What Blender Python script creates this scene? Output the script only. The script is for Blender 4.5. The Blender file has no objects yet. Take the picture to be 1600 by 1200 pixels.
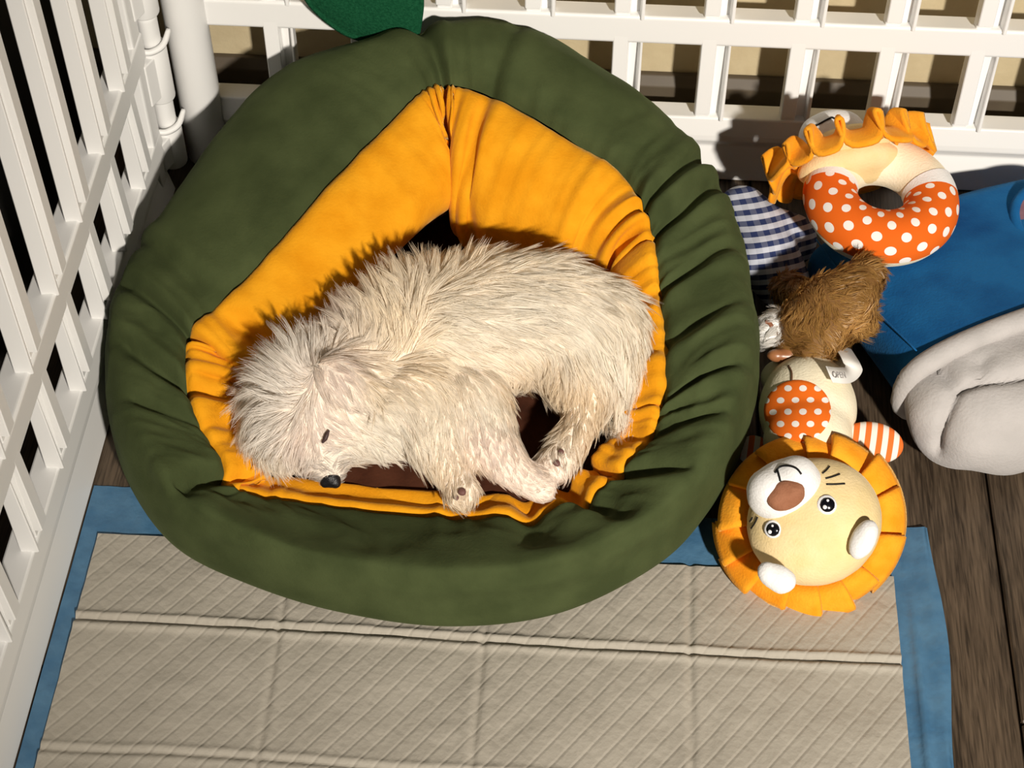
import bpy, bmesh, math, random
import numpy as np
from mathutils import Vector, Matrix

random.seed(7)
RNG = np.random.default_rng(11)
scene = bpy.context.scene
COL = scene.collection

# ---------------------------------------------------------------- camera
FPX = 2737.6
TH, YAW, ROLL = [math.radians(a) for a in (49.33, -3.92, -0.13)]
CF = np.array([math.sin(YAW) * math.cos(TH), math.cos(YAW) * math.cos(TH), -math.sin(TH)])
CR = np.array([math.cos(YAW), -math.sin(YAW), 0.0])
CU = np.cross(CR, CF)
CR, CU = CR * math.cos(ROLL) + CU * math.sin(ROLL), -CR * math.sin(ROLL) + CU * math.cos(ROLL)
CP = np.array([0.0, 0.0, 1.0148])
cam_data = bpy.data.cameras.new('camera')
cam_data.sensor_fit = 'HORIZONTAL'
cam_data.sensor_width = 36.0
cam_data.lens = FPX / 1600.0 * 36.0
cam_data.clip_start = 0.05
cam = bpy.data.objects.new('camera', cam_data)
M = Matrix.Identity(4)
for i in range(3):
    M[i][0], M[i][1], M[i][2], M[i][3] = CR[i], CU[i], -CF[i], CP[i]
cam.matrix_world = M
COL.objects.link(cam)
scene.camera = cam

# ---------------------------------------------------------------- light
world = bpy.data.worlds.new('world')
scene.world = world
world.use_nodes = True
bg = world.node_tree.nodes['Background']
bg.inputs[0].default_value = (1.0, 0.90, 0.78, 1)
bg.inputs[1].default_value = 0.04
ld = bpy.data.lights.new('room_lamp', 'SPOT')
ld.shadow_soft_size = 0.06
ld.spot_size = math.radians(34)
ld.spot_blend = 1.0
ld.energy = 500.0
ld.color = (1.0, 0.925, 0.82)
lamp = bpy.data.objects.new('room_lamp', ld)
lamp.location = (0.86, -1.48, 1.74)
lamp.rotation_euler = (Vector((0.12, 1.0, 0.0)) - lamp.location).to_track_quat('-Z', 'Y').to_euler()
COL.objects.link(lamp)
scene.view_settings.view_transform = 'Standard'
scene.view_settings.look = 'None'
scene.view_settings.exposure = 0.0
scene.view_settings.gamma = 1.0
scene.view_settings.use_curve_mapping = False


# ---------------------------------------------------------------- helpers
def at(x, y, z=0.0):
    d = CF + CR * (x - 800) / FPX - CU * (y - 600) / FPX
    return CP + d * (z - CP[2]) / d[2]


def atY(x, y, Y):
    d = CF + CR * (x - 800) / FPX - CU * (y - 600) / FPX
    return CP + d * (Y - CP[1]) / d[1]


def tag(o, label=None, cat=None, group=None, kind=None):
    if label: o['label'] = label
    if cat: o['category'] = cat
    if group: o['group'] = group
    if kind: o['kind'] = kind
    return o


def empty(name, loc=(0, 0, 0)):
    o = bpy.data.objects.new(name, None)
    o.empty_display_size = 0.02
    o.location = loc
    COL.objects.link(o)
    return o


def link(name, me, mat, parent=None, smooth=True):
    o = bpy.data.objects.new(name, me)
    if mat is not None and not me.materials:
        me.materials.append(mat)
    COL.objects.link(o)
    if parent is not None:
        o.parent = parent
        o.matrix_parent_inverse = Matrix.Translation(parent.location).inverted() if parent.parent is None else \
            Matrix.Translation(parent.matrix_parent_inverse.inverted().translation + Vector((0, 0, 0))).inverted() @ Matrix.Identity(4)
        if parent.parent is not None:
            o.matrix_parent_inverse = Matrix.Identity(4)
    if smooth and me.polygons:
        me.polygons.foreach_set('use_smooth', [True] * len(me.polygons))
    return o


def mk(name, V, F, mat, parent=None, smooth=True):
    me = bpy.data.meshes.new(name)
    me.from_pydata([tuple(map(float, v)) for v in V], [], [tuple(map(int, f)) for f in F])
    me.update()
    return link(name, me, mat, parent, smooth)


def mkbm(name, bm, mat, parent=None, smooth=False, bevel=0.0, seg=2):
    bmesh.ops.recalc_face_normals(bm, faces=bm.faces)
    if bevel > 0:
        es = [e for e in bm.edges if len(e.link_faces) == 2 and e.calc_face_angle(0) > 0.35]
        bmesh.ops.bevel(bm, geom=es, offset=bevel, segments=seg, affect='EDGES', profile=0.5, clamp_overlap=True)
    me = bpy.data.meshes.new(name)
    bm.to_mesh(me)
    bm.free()
    return link(name, me, mat, parent, smooth)


def hexa(bm, pts):
    v = [bm.verts.new(tuple(p)) for p in pts]
    for f in ((0, 3, 2, 1), (4, 5, 6, 7), (0, 1, 5, 4), (1, 2, 6, 5), (2, 3, 7, 6), (3, 0, 4, 7)):
        bm.faces.new([v[i] for i in f])


def prism(bm, poly, a, b):
    """poly: list of functions-ready 3D points at start (a) and end (b): two equal lists."""
    va = [bm.verts.new(tuple(p)) for p in a]
    vb = [bm.verts.new(tuple(p)) for p in b]
    n = len(va)
    bm.faces.new(va)
    bm.faces.new(vb[::-1])
    for i in range(n):
        j = (i + 1) % n
        bm.faces.new((va[i], va[j], vb[j], vb[i]))


def grid_faces(nu, nv, wrap_u=False):
    F = []
    for i in range(nu if wrap_u else nu - 1):
        i2 = (i + 1) % nu
        for j in range(nv - 1):
            F.append((i * nv + j, i2 * nv + j, i2 * nv + j + 1, i * nv + j + 1))
    return F


def vnoise(P, seed=0):
    """smooth value noise for an (n, k) array, k = 2 or 3, output about -1..1"""
    P = np.asarray(P, float)
    k = P.shape[1]
    I = np.floor(P).astype(np.int64)
    f = P - I
    f = f * f * (3 - 2 * f)
    out = np.zeros(len(P))
    for c in range(2 ** k):
        w = np.ones(len(P))
        h = np.full(len(P), seed * 7919 + 17, dtype=np.int64)
        for d in range(k):
            b = (c >> d) & 1
            w *= f[:, d] if b else 1 - f[:, d]
            h = (h * 374761393 + (I[:, d] + b) * 668265263 * (d * 2 + 1)) & 0x7fffffff
            h = (h ^ (h >> 13)) * 1274126177 & 0x7fffffff
        out += w * ((h & 0xffff) / 32767.5 - 1)
    return out


def cr_periodic(K, n):
    """closed Catmull-Rom through rows of K, n samples per span"""
    K = np.asarray(K, float)
    m = len(K)
    T = np.arange(m * n) / n
    i = np.floor(T).astype(int)
    t = (T - i)[:, None]
    p0, p1, p2, p3 = K[(i - 1) % m], K[i % m], K[(i + 1) % m], K[(i + 2) % m]
    return 0.5 * (2 * p1 + (p2 - p0) * t + (2 * p0 - 5 * p1 + 4 * p2 - p3) * t ** 2 + (3 * p1 - p0 - 3 * p2 + p3) * t ** 3)


def cr_open(K, n):
    K = np.asarray(K, float)
    K = np.vstack([2 * K[0] - K[1], K, 2 * K[-1] - K[-2]])
    out = []
    for i in range(1, len(K) - 2):
        for s in range(n):
            t = s / n
            p0, p1, p2, p3 = K[i - 1], K[i], K[i + 1], K[i + 2]
            out.append(0.5 * (2 * p1 + (p2 - p0) * t + (2 * p0 - 5 * p1 + 4 * p2 - p3) * t ** 2 + (3 * p1 - p0 - 3 * p2 + p3) * t ** 3))
    out.append(K[-2])
    return np.array(out)


def tube(name, pts, rad, mat, parent=None, sides=6, flat=None, n=6):
    """tube through points; rad a number or per-point list; flat = (axis, factor)"""
    P = cr_open(pts, n) if len(pts) > 2 else np.linspace(np.asarray(pts[0], float), np.asarray(pts[1], float), n)
    R = np.full(len(P), rad) if np.isscalar(rad) else np.interp(np.linspace(0, 1, len(P)), np.linspace(0, 1, len(rad)), rad)
    V, F = [], []
    up = np.array([0.13, 0.27, 0.95])
    for k in range(len(P)):
        t = P[min(k + 1, len(P) - 1)] - P[max(k - 1, 0)]
        t /= np.linalg.norm(t) + 1e-12
        a = np.cross(t, up); a /= np.linalg.norm(a) + 1e-12
        b = np.cross(t, a)
        for s in range(sides):
            an = 2 * math.pi * s / sides
            V.append(P[k] + R[k] * (a * math.cos(an) + b * math.sin(an)))
    for k in range(len(P) - 1):
        for s in range(sides):
            s2 = (s + 1) % sides
            F.append((k * sides + s, k * sides + s2, (k + 1) * sides + s2, (k + 1) * sides + s))
    F.append(tuple(range(sides))[::-1])
    F.append(tuple((len(P) - 1) * sides + s for s in range(sides)))
    return mk(name, V, F, mat, parent)


def chain(pts, step=0.35):
    """list of (p, r) -> spheres filling the tapered chain"""
    out = []
    for (p, r), (q, s) in zip(pts[:-1], pts[1:]):
        p, q = np.asarray(p, float), np.asarray(q, float)
        n = max(1, int(np.linalg.norm(q - p) / (step * min(r, s))))
        for k in range(n):
            t = k / n
            out.append((p * (1 - t) + q * t, r * (1 - t) + s * t))
    out.append((np.asarray(pts[-1][0], float), pts[-1][1]))
    return out


def blob_mesh(name, balls, voxel=0.004, smooth=6):
    """union of spheres / ellipsoids remeshed into one continuous skin.
    ball = (centre, radius) or (centre, (rx, ry, rz), 3x3 axes)"""
    bm = bmesh.new()
    for b in balls:
        c = b[0]
        Mx = Matrix.Identity(4)
        if np.isscalar(b[1]):
            S = np.eye(3) * b[1]
        else:
            ax = np.asarray(b[2], float).T if len(b) > 2 else np.eye(3)
            S = ax @ np.diag(b[1])
        for i in range(3):
            for j in range(3):
                Mx[i][j] = S[i][j]
            Mx[i][3] = c[i]
        bmesh.ops.create_icosphere(bm, subdivisions=3, radius=1.0, matrix=Mx)
    bmesh.ops.recalc_face_normals(bm, faces=bm.faces)
    me = bpy.data.meshes.new(name + '_src')
    bm.to_mesh(me)
    bm.free()
    o = bpy.data.objects.new(name + '_src', me)
    COL.objects.link(o)
    md = o.modifiers.new('r', 'REMESH'); md.mode = 'VOXEL'; md.voxel_size = voxel
    if smooth:
        ms = o.modifiers.new('s', 'SMOOTH'); ms.factor = 0.5; ms.iterations = smooth
    dg = bpy.context.evaluated_depsgraph_get()
    ev = o.evaluated_get(dg)
    out = bpy.data.meshes.new_from_object(ev)
    out.name = name
    bpy.data.objects.remove(o)
    bpy.data.meshes.remove(me)
    return out


def blob(name, balls, mat, parent=None, voxel=0.004, smooth=6):
    return link(name, blob_mesh(name, balls, voxel, smooth), mat, parent)


def mesh_arrays(me):
    V = np.zeros(len(me.vertices) * 3); me.vertices.foreach_get('co', V); V = V.reshape(-1, 3)
    N = np.zeros(len(me.vertices) * 3); me.vertices.foreach_get('normal', N); N = N.reshape(-1, 3)
    me.calc_loop_triangles()
    T = np.zeros(len(me.loop_triangles) * 3, dtype=np.int32); me.loop_triangles.foreach_get('vertices', T)
    return V, N, T.reshape(-1, 3)


def fur(name, me, n, nclump, field, mat, parent, seed=1, clump=0.75, segs=4, jitter=0.25, curl=0.0):
    """strands as slim ribbons. field(P, N) -> direction, length, lift, width, colour arrays"""
    rng = np.random.default_rng(seed)
    V, N, T = mesh_arrays(me)
    A = np.linalg.norm(np.cross(V[T[:, 1]] - V[T[:, 0]], V[T[:, 2]] - V[T[:, 0]]), axis=1)

    def sample(k):
        t = T[rng.choice(len(T), k, p=A / A.sum())]
        a, b = rng.random(k), rng.random(k)
        m = a + b > 1
        a[m], b[m] = 1 - a[m], 1 - b[m]
        w = np.stack([1 - a - b, a, b], 1)[:, :, None]
        p = (V[t] * w).sum(1)
        q = (N[t] * w).sum(1)
        return p, q / (np.linalg.norm(q, axis=1, keepdims=True) + 1e-9)
    CPt, CN = sample(nclump)
    P, PN = sample(n)
    near = np.zeros(n, int)
    for s in range(0, n, 2000):
        d = ((P[s:s + 2000, None, :] - CPt[None]) ** 2).sum(2)
        near[s:s + 2000] = d.argmin(1)

    def grow(p, nn, jit):
        D, L, lift, wd, col = field(p, nn)
        D = D - nn * (D * nn).sum(1, keepdims=True)
        D /= np.linalg.norm(D, axis=1, keepdims=True) + 1e-9
        D = D + rng.normal(0, jit, D.shape)
        D = D - nn * (D * nn).sum(1, keepdims=True)
        D /= np.linalg.norm(D, axis=1, keepdims=True) + 1e-9
        return D, L, lift, wd, col
    cD, cL, cl, _, _ = grow(CPt, CN, jitter)
    cB = rng.normal(0, 1, (nclump, 3)) * curl
    sD, sL, sl, wd, col = grow(P, PN, jitter)
    D = cD[near] * 0.72 + sD * 0.28
    G = CN[near] * 0.6 + PN * 0.4
    L = (sL * rng.uniform(0.6, 1.15, n) * (0.8 + 0.4 * rng.random(nclump)[near]))[:, None]
    lf = sl[:, None]
    ts = np.linspace(0, 1, segs + 1)
    pts = []
    delta = P - CPt[near]
    dl = np.linalg.norm(delta, axis=1, keepdims=True)
    delta = delta * np.minimum(1, 0.02 / (dl + 1e-9))
    for t in ts:
        q = P + L * (G * lf * (t - 0.42 * t * t) + D * (1 - 0.55 * lf) * (0.55 * t + 0.45 * t * t)) + L * cB[near] * t * t
        q = q - delta * clump * t ** 1.4
        pts.append(q)
    pts = np.stack(pts, 1)
    tang = pts[:, -1] - pts[:, 0]
    side = np.cross(tang, PN + rng.normal(0, 0.5, PN.shape))
    side /= np.linalg.norm(side, axis=1, keepdims=True) + 1e-9
    W = wd[:, None, None] * (1 - 0.85 * ts[None, :, None] ** 1.5)
    VV = np.stack([pts - side[:, None] * W * 0.5, pts + side[:, None] * W * 0.5], 2)
    k = segs + 1
    VV = VV.reshape(-1, 3)
    base = (np.arange(n) * k * 2)[:, None, None] + (np.arange(segs) * 2)[None, :, None]
    Q = (base + np.array([0, 1, 3, 2])[None, None, :]).reshape(-1, 4)
    m2 = bpy.data.meshes.new(name)
    m2.vertices.add(len(VV)); m2.vertices.foreach_set('co', VV.astype(np.float32).ravel())
    m2.loops.add(len(Q) * 4); m2.loops.foreach_set('vertex_index', Q.astype(np.int32).ravel())
    m2.polygons.add(len(Q)); m2.polygons.foreach_set('loop_start', np.arange(0, len(Q) * 4, 4, dtype=np.int32))
    m2.update(calc_edges=True)
    at_ = m2.color_attributes.new('Col', 'FLOAT_COLOR', 'POINT')
    c4 = np.ones((n, k * 2, 4), np.float32)
    c4[:, :, :3] = (col * rng.uniform(0.86, 1.08, (n, 1)))[:, None, :]
    at_.data.foreach_set('color', c4.ravel())
    o = link(name, m2, mat, parent)
    tag(o, kind='stuff')
    return o


# ---------------------------------------------------------------- materials
def nodes_of(name):
    m = bpy.data.materials.new(name)
    m.use_nodes = True
    nt = m.node_tree
    return m, nt, nt.nodes['Principled BSDF']


def mat(name, c1, c2=None, rough=0.8, scale=40.0, detail=4.0, bump=0.0, bscale=None, sheen=0.0, sheen_tint=None,
        stretch=None, spec=0.3, lo=0.35, hi=0.65, sheen_rough=0.4, sss=0.0):
    m, nt, b = nodes_of(name)
    b.inputs['Base Color'].default_value = (*c1, 1)
    b.inputs['Roughness'].default_value = rough
    b.inputs['Specular IOR Level'].default_value = spec
    if sheen:
        b.inputs['Sheen Weight'].default_value = sheen
        b.inputs['Sheen Roughness'].default_value = sheen_rough
        b.inputs['Sheen Tint'].default_value = (*(sheen_tint or c1), 1)
    if sss:
        b.inputs['Subsurface Weight'].default_value = sss
        b.inputs['Subsurface Scale'].default_value = 0.004
    tc = nt.nodes.new('ShaderNodeTexCoord')
    vec = tc.outputs['Object']
    if stretch:
        mp = nt.nodes.new('ShaderNodeMapping')
        mp.inputs['Scale'].default_value = stretch
        nt.links.new(vec, mp.inputs['Vector'])
        vec = mp.outputs['Vector']
    if c2 is not None:
        n = nt.nodes.new('ShaderNodeTexNoise')
        n.inputs['Scale'].default_value = scale
        n.inputs['Detail'].default_value = detail
        nt.links.new(vec, n.inputs['Vector'])
        r = nt.nodes.new('ShaderNodeValToRGB')
        r.color_ramp.elements[0].position = lo
        r.color_ramp.elements[1].position = hi
        r.color_ramp.elements[0].color = (*c1, 1)
        r.color_ramp.elements[1].color = (*c2, 1)
        nt.links.new(n.outputs['Fac'], r.inputs['Fac'])
        nt.links.new(r.outputs['Color'], b.inputs['Base Color'])
    if bump:
        n2 = nt.nodes.new('ShaderNodeTexNoise')
        n2.inputs['Scale'].default_value = bscale or scale * 8
        n2.inputs['Detail'].default_value = 3
        nt.links.new(vec, n2.inputs['Vector'])
        bp = nt.nodes.new('ShaderNodeBump')
        bp.inputs['Strength'].default_value = bump
        bp.inputs['Distance'].default_value = 0.002
        nt.links.new(n2.outputs['Fac'], bp.inputs['Height'])
        nt.links.new(bp.outputs['Normal'], b.inputs['Normal'])
    return m


def math_node(nt, op, a, b=None, c=None):
    n = nt.nodes.new('ShaderNodeMath')
    n.operation = op
    for i, v in enumerate((a, b, c)):
        if v is None: continue
        if isinstance(v, (int, float)):
            n.inputs[i].default_value = v
        else:
            nt.links.new(v, n.inputs[i])
    return n.outputs[0]


M_PLASTIC = mat('white_plastic', (0.87, 0.865, 0.85), rough=0.38, spec=0.45)
M_WALL = mat('beige_wall_paint', (0.52, 0.43, 0.27), (0.56, 0.47, 0.30), scale=60, bump=0.15, bscale=300)
M_BASEB = mat('dark_brown_baseboard', (0.085, 0.065, 0.045), (0.10, 0.08, 0.055), rough=0.5, scale=25)
M_DARK = mat('near_black', (0.006, 0.005, 0.004), (0.009, 0.007, 0.006), rough=0.7, scale=20)
M_DARK2 = mat('dark_olive', (0.030, 0.026, 0.018), (0.036, 0.030, 0.022), rough=0.8, scale=20)
M_GREEN = mat('olive_velvet', (0.042, 0.055, 0.020), (0.062, 0.079, 0.030), rough=0.9, scale=28, detail=6, bump=0.18, bscale=500,
              sheen=0.10, sheen_tint=(0.34, 0.42, 0.18), spec=0.1, sheen_rough=0.45)
M_YELLOW = mat('golden_velvet', (0.70, 0.275, 0.006), (0.80, 0.345, 0.012), rough=0.9, scale=45, detail=6, bump=0.2, bscale=500,
               sheen=0.3, sheen_tint=(1.0, 0.75, 0.35), spec=0.1)
M_BROWN = mat('brown_velvet', (0.045, 0.014, 0.007), (0.075, 0.026, 0.013), rough=0.9, scale=40, bump=0.2, bscale=400, sheen=0.3,
              sheen_tint=(0.5, 0.25, 0.18), spec=0.1)
M_LEAF = mat('green_felt', (0.004, 0.055, 0.022), (0.010, 0.085, 0.036), rough=0.95, scale=500, detail=5, bump=0.5, bscale=900, spec=0.1)
M_BLUEFILM = mat('blue_film', (0.055, 0.150, 0.27), (0.085, 0.20, 0.33), rough=0.38, scale=55, detail=5, bump=0.55, bscale=90, spec=0.5,
                 stretch=(1, 1, 1))
M_BLUEPLUSH = mat('blue_plush', (0.003, 0.060, 0.21), (0.010, 0.120, 0.33), rough=0.9, scale=22, detail=7, bump=0.25, bscale=500,
                  sheen=0.25, sheen_tint=(0.2, 0.5, 0.8), spec=0.1)
M_GREYPLUSH = mat('grey_plush', (0.43, 0.41, 0.40), (0.50, 0.475, 0.465), rough=0.9, scale=35, detail=5, bump=0.25, bscale=450, sheen=0.3,
                  sheen_tint=(0.9, 0.9, 0.9), spec=0.1)
M_CREAM = mat('cream_plush', (0.78, 0.60, 0.30), (0.84, 0.66, 0.37), rough=0.9, scale=50, bump=0.25, bscale=600, sheen=0.3,
              sheen_tint=(1, 0.9, 0.7), spec=0.1)
M_IVORY = mat('ivory_plush', (0.86, 0.77, 0.56), (0.90, 0.82, 0.63), rough=0.9, scale=50, bump=0.25, bscale=600, sheen=0.3,
              sheen_tint=(1, 0.9, 0.7), spec=0.1)
M_MANE = mat('orange_plush', (0.86, 0.30, 0.012), (0.92, 0.38, 0.025), rough=0.9, scale=60, bump=0.25, bscale=600, sheen=0.3,
             sheen_tint=(1, 0.7, 0.3), spec=0.1)
M_MUZZLE = mat('white_plush', (0.80, 0.79, 0.78), (0.86, 0.85, 0.84), rough=0.9, scale=60, bump=0.25, bscale=600, sheen=0.2,
               sheen_tint=(1, 1, 1), spec=0.1)
M_NOSE = mat('brown_plush_nose', (0.26, 0.105, 0.055), (0.34, 0.15, 0.085), rough=0.85, scale=90, bump=0.3, bscale=700, sheen=0.3,
             sheen_tint=(0.8, 0.5, 0.4), spec=0.1)
M_BLACK = mat('black_thread', (0.006, 0.006, 0.007), rough=0.5)
M_EYEW = mat('eye_white', (0.80, 0.80, 0.82), rough=0.35, spec=0.5)
M_EYEB = mat('eye_black', (0.004, 0.004, 0.006), rough=0.15, spec=0.5)
M_TAG = mat('white_satin_tag', (0.80, 0.78, 0.74), rough=0.5)
M_INK = mat('tag_print', (0.34, 0.32, 0.31), rough=0.7)
M_COPPER = mat('copper_satin', (0.26, 0.095, 0.035), (0.36, 0.15, 0.06), rough=0.35, scale=60, spec=0.6)
M_DOGSKIN = mat('pale_dog_skin', (0.86, 0.74, 0.62), (0.90, 0.80, 0.69), rough=0.8, scale=30, bump=0.3, bscale=300)
M_DOGNOSE = mat('black_dog_nose', (0.010, 0.009, 0.010), rough=0.32, spec=0.5, bump=0.3, bscale=1200)
M_PAD_PINK = mat('paw_pad', (0.16, 0.075, 0.065), rough=0.6)
M_EYELID = mat('dark_eyelid', (0.055, 0.028, 0.026), rough=0.5)
M_PURPLE = mat('mauve_lining', (0.20, 0.10, 0.13), (0.26, 0.14, 0.17), rough=0.9, scale=50)


def fur_mat(name, rough=0.55, spec=0.35):
    m, nt, b = nodes_of(name)
    a = nt.nodes.new('ShaderNodeVertexColor')
    a.layer_name = 'Col'
    nt.links.new(a.outputs['Color'], b.inputs['Base Color'])
    b.inputs['Roughness'].default_value = rough
    b.inputs['Specular IOR Level'].default_value = spec
    tr = nt.nodes.new('ShaderNodeBsdfTranslucent')
    nt.links.new(a.outputs['Color'], tr.inputs['Color'])
    mx = nt.nodes.new('ShaderNodeMixShader'); mx.inputs[0].default_value = 0.38
    nt.links.new(b.outputs[0], mx.inputs[1]); nt.links.new(tr.outputs[0], mx.inputs[2])
    nt.links.new(mx.outputs[0], nt.nodes['Material Output'].inputs['Surface'])
    return m


M_FUR = fur_mat('white_dog_hair', 0.6, 0.25)
M_BFUR = fur_mat('brown_toy_hair', 0.42, 0.6)


def wood_mat():
    m, nt, b = nodes_of('dark_oak_laminate')
    tc = nt.nodes.new('ShaderNodeTexCoord')
    oi = nt.nodes.new('ShaderNodeObjectInfo')
    mp = nt.nodes.new('ShaderNodeMapping')
    mp.inputs['Scale'].default_value = (1, 0.055, 1)
    add = nt.nodes.new('ShaderNodeVectorMath'); add.operation = 'ADD'
    nt.links.new(tc.outputs['Object'], add.inputs[0])
    cmb = nt.nodes.new('ShaderNodeCombineXYZ')
    nt.links.new(math_node(nt, 'MULTIPLY', oi.outputs['Random'], 9.0), cmb.inputs[1])
    nt.links.new(cmb.outputs[0], add.inputs[1])
    nt.links.new(add.outputs[0], mp.inputs['Vector'])
    n = nt.nodes.new('ShaderNodeTexNoise'); n.inputs['Scale'].default_value = 620; n.inputs['Detail'].default_value = 6
    n.inputs['Distortion'].default_value = 0.6
    nt.links.new(mp.outputs[0], n.inputs['Vector'])
    n2 = nt.nodes.new('ShaderNodeTexNoise'); n2.inputs['Scale'].default_value = 42; n2.inputs['Detail'].default_value = 4
    nt.links.new(mp.outputs[0], n2.inputs['Vector'])
    s = math_node(nt, 'ADD', math_node(nt, 'MULTIPLY', n.outputs['Fac'], 0.55), math_node(nt, 'MULTIPLY', n2.outputs['Fac'], 0.45))
    r = nt.nodes.new('ShaderNodeValToRGB')
    r.color_ramp.elements[0].position = 0.40; r.color_ramp.elements[0].color = (0.026, 0.017, 0.010, 1)
    r.color_ramp.elements[1].position = 0.62; r.color_ramp.elements[1].color = (0.120, 0.084, 0.054, 1)
    nt.links.new(s, r.inputs['Fac'])
    nt.links.new(r.outputs['Color'], b.inputs['Base Color'])
    b.inputs['Roughness'].default_value = 0.5
    bp = nt.nodes.new('ShaderNodeBump'); bp.inputs['Strength'].default_value = 0.25; bp.inputs['Distance'].default_value = 0.0008
    nt.links.new(s, bp.inputs['Height'])
    nt.links.new(bp.outputs['Normal'], b.inputs['Normal'])
    return m


M_WOOD = wood_mat()


def quilt_mat():
    """white non-woven pad: fine diagonal embossed dashes"""
    m, nt, b = nodes_of('white_quilted_nonwoven')
    tc = nt.nodes.new('ShaderNodeTexCoord')
    sp = nt.nodes.new('ShaderNodeSeparateXYZ')
    nt.links.new(tc.outputs['Object'], sp.inputs[0])
    x, y = sp.outputs[0], sp.outputs[1]
    # coordinate across the diagonal lines and along them
    c, s = math.cos(math.radians(52)), math.sin(math.radians(52))
    ac = math_node(nt, 'SUBTRACT', math_node(nt, 'MULTIPLY', x, s), math_node(nt, 'MULTIPLY', y, c))
    al = math_node(nt, 'ADD', math_node(nt, 'MULTIPLY', x, c), math_node(nt, 'MULTIPLY', y, s))
    u = math_node(nt, 'MULTIPLY', ac, 1 / 0.0105)
    fu = math_node(nt, 'FRACT', u)
    row = math_node(nt, 'FLOOR', u)
    du = math_node(nt, 'ABSOLUTE', math_node(nt, 'SUBTRACT', fu, 0.5))
    line = math_node(nt, 'SMOOTH_MIN', math_node(nt, 'MULTIPLY', math_node(nt, 'SUBTRACT', 0.5, du), 7.0), 1.0, 0.3)
    v = math_node(nt, 'ADD', math_node(nt, 'MULTIPLY', al, 1 / 0.030), math_node(nt, 'MULTIPLY', row, 0.37))
    dv = math_node(nt, 'ABSOLUTE', math_node(nt, 'SUBTRACT', math_node(nt, 'FRACT', v), 0.5))
    gap = math_node(nt, 'SMOOTH_MIN', math_node(nt, 'MULTIPLY', math_node(nt, 'SUBTRACT', 0.5, dv), 9.0), 1.0, 0.3)
    h = math_node(nt, 'ADD', line, math_node(nt, 'MULTIPLY', gap, 0.6))
    n = nt.nodes.new('ShaderNodeTexNoise'); n.inputs['Scale'].default_value = 220; n.inputs['Detail'].default_value = 5
    nt.links.new(tc.outputs['Object'], n.inputs['Vector'])
    h = math_node(nt, 'ADD', h, math_node(nt, 'MULTIPLY', n.outputs['Fac'], 1.6))
    bp = nt.nodes.new('ShaderNodeBump'); bp.inputs['Strength'].default_value = 0.40; bp.inputs['Distance'].default_value = 0.0010
    nt.links.new(h, bp.inputs['Height'])
    nt.links.new(bp.outputs['Normal'], b.inputs['Normal'])
    b.inputs['Base Color'].default_value = (0.395, 0.36, 0.30, 1)
    b.inputs['Roughness'].default_value = 0.72
    return m


M_QUILT = quilt_mat()


def uv_pattern(name, kind, ca, cb, su, sv):
    """flat print laid out by the mesh's own UVs: dots, stripes or gingham"""
    m, nt, b = nodes_of(name)
    uv = nt.nodes.new('ShaderNodeUVMap')
    sp = nt.nodes.new('ShaderNodeSeparateXYZ')
    nt.links.new(uv.outputs[0], sp.inputs[0])
    u = math_node(nt, 'MULTIPLY', sp.outputs[0], su)
    v = math_node(nt, 'MULTIPLY', sp.outputs[1], sv)
    mix = nt.nodes.new('ShaderNodeMix'); mix.data_type = 'RGBA'
    mix.inputs[6].default_value = (*ca, 1)
    mix.inputs[7].default_value = (*cb, 1)
    if kind in ('dots', 'plain_dots'):
        row = math_node(nt, 'FLOOR', v)
        u2 = u if kind == 'plain_dots' else math_node(nt, 'ADD', u, math_node(nt, 'MULTIPLY', math_node(nt, 'FLOORED_MODULO', row, 2.0), 0.5))
        a = math_node(nt, 'SUBTRACT', math_node(nt, 'FRACT', u2), 0.5)
        c = math_node(nt, 'SUBTRACT', math_node(nt, 'FRACT', v), 0.5)
        d = math_node(nt, 'SQRT', math_node(nt, 'ADD', math_node(nt, 'MULTIPLY', a, a), math_node(nt, 'MULTIPLY', c, c)))
        fac = math_node(nt, 'LESS_THAN', d, 0.255)
    elif kind == 'stripes':
        fac = math_node(nt, 'LESS_THAN', math_node(nt, 'FRACT', u), 0.5)
    else:
        a = math_node(nt, 'LESS_THAN', math_node(nt, 'FRACT', u), 0.5)
        c = math_node(nt, 'LESS_THAN', math_node(nt, 'FRACT', v), 0.5)
        fac = math_node(nt, 'ADD', math_node(nt, 'MULTIPLY', a, 0.86), math_node(nt, 'MULTIPLY', c, 0.14))
    nt.links.new(fac, mix.inputs[0])
    nt.links.new(mix.outputs[2], b.inputs['Base Color'])
    b.inputs['Roughness'].default_value = 0.85
    b.inputs['Specular IOR Level'].default_value = 0.15
    return m


M_DOTS = uv_pattern('orange_polka_dot_cloth', 'dots', (0.80, 0.155, 0.012), (0.84, 0.80, 0.76), 1, 1)
M_DOTS2 = uv_pattern('orange_polka_dot_ring_cloth', 'plain_dots', (0.74, 0.13, 0.010), (0.84, 0.80, 0.76), 1, 1)
M_STRIPE = uv_pattern('orange_striped_cloth', 'stripes', (0.80, 0.17, 0.03), (0.84, 0.78, 0.70), 1, 1)
M_GING = uv_pattern('blue_gingham_cloth', 'gingham', (0.028, 0.042, 0.125), (0.60, 0.63, 0.72), 1, 1)


def set_uv(o, uv):
    me = o.data
    L = me.uv_layers.new(name='UVMap')
    li = np.zeros(len(me.loops), dtype=np.int32)
    me.loops.foreach_get('vertex_index', li)
    L.data.foreach_set('uv', np.asarray(uv, np.float32)[li].ravel())


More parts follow.
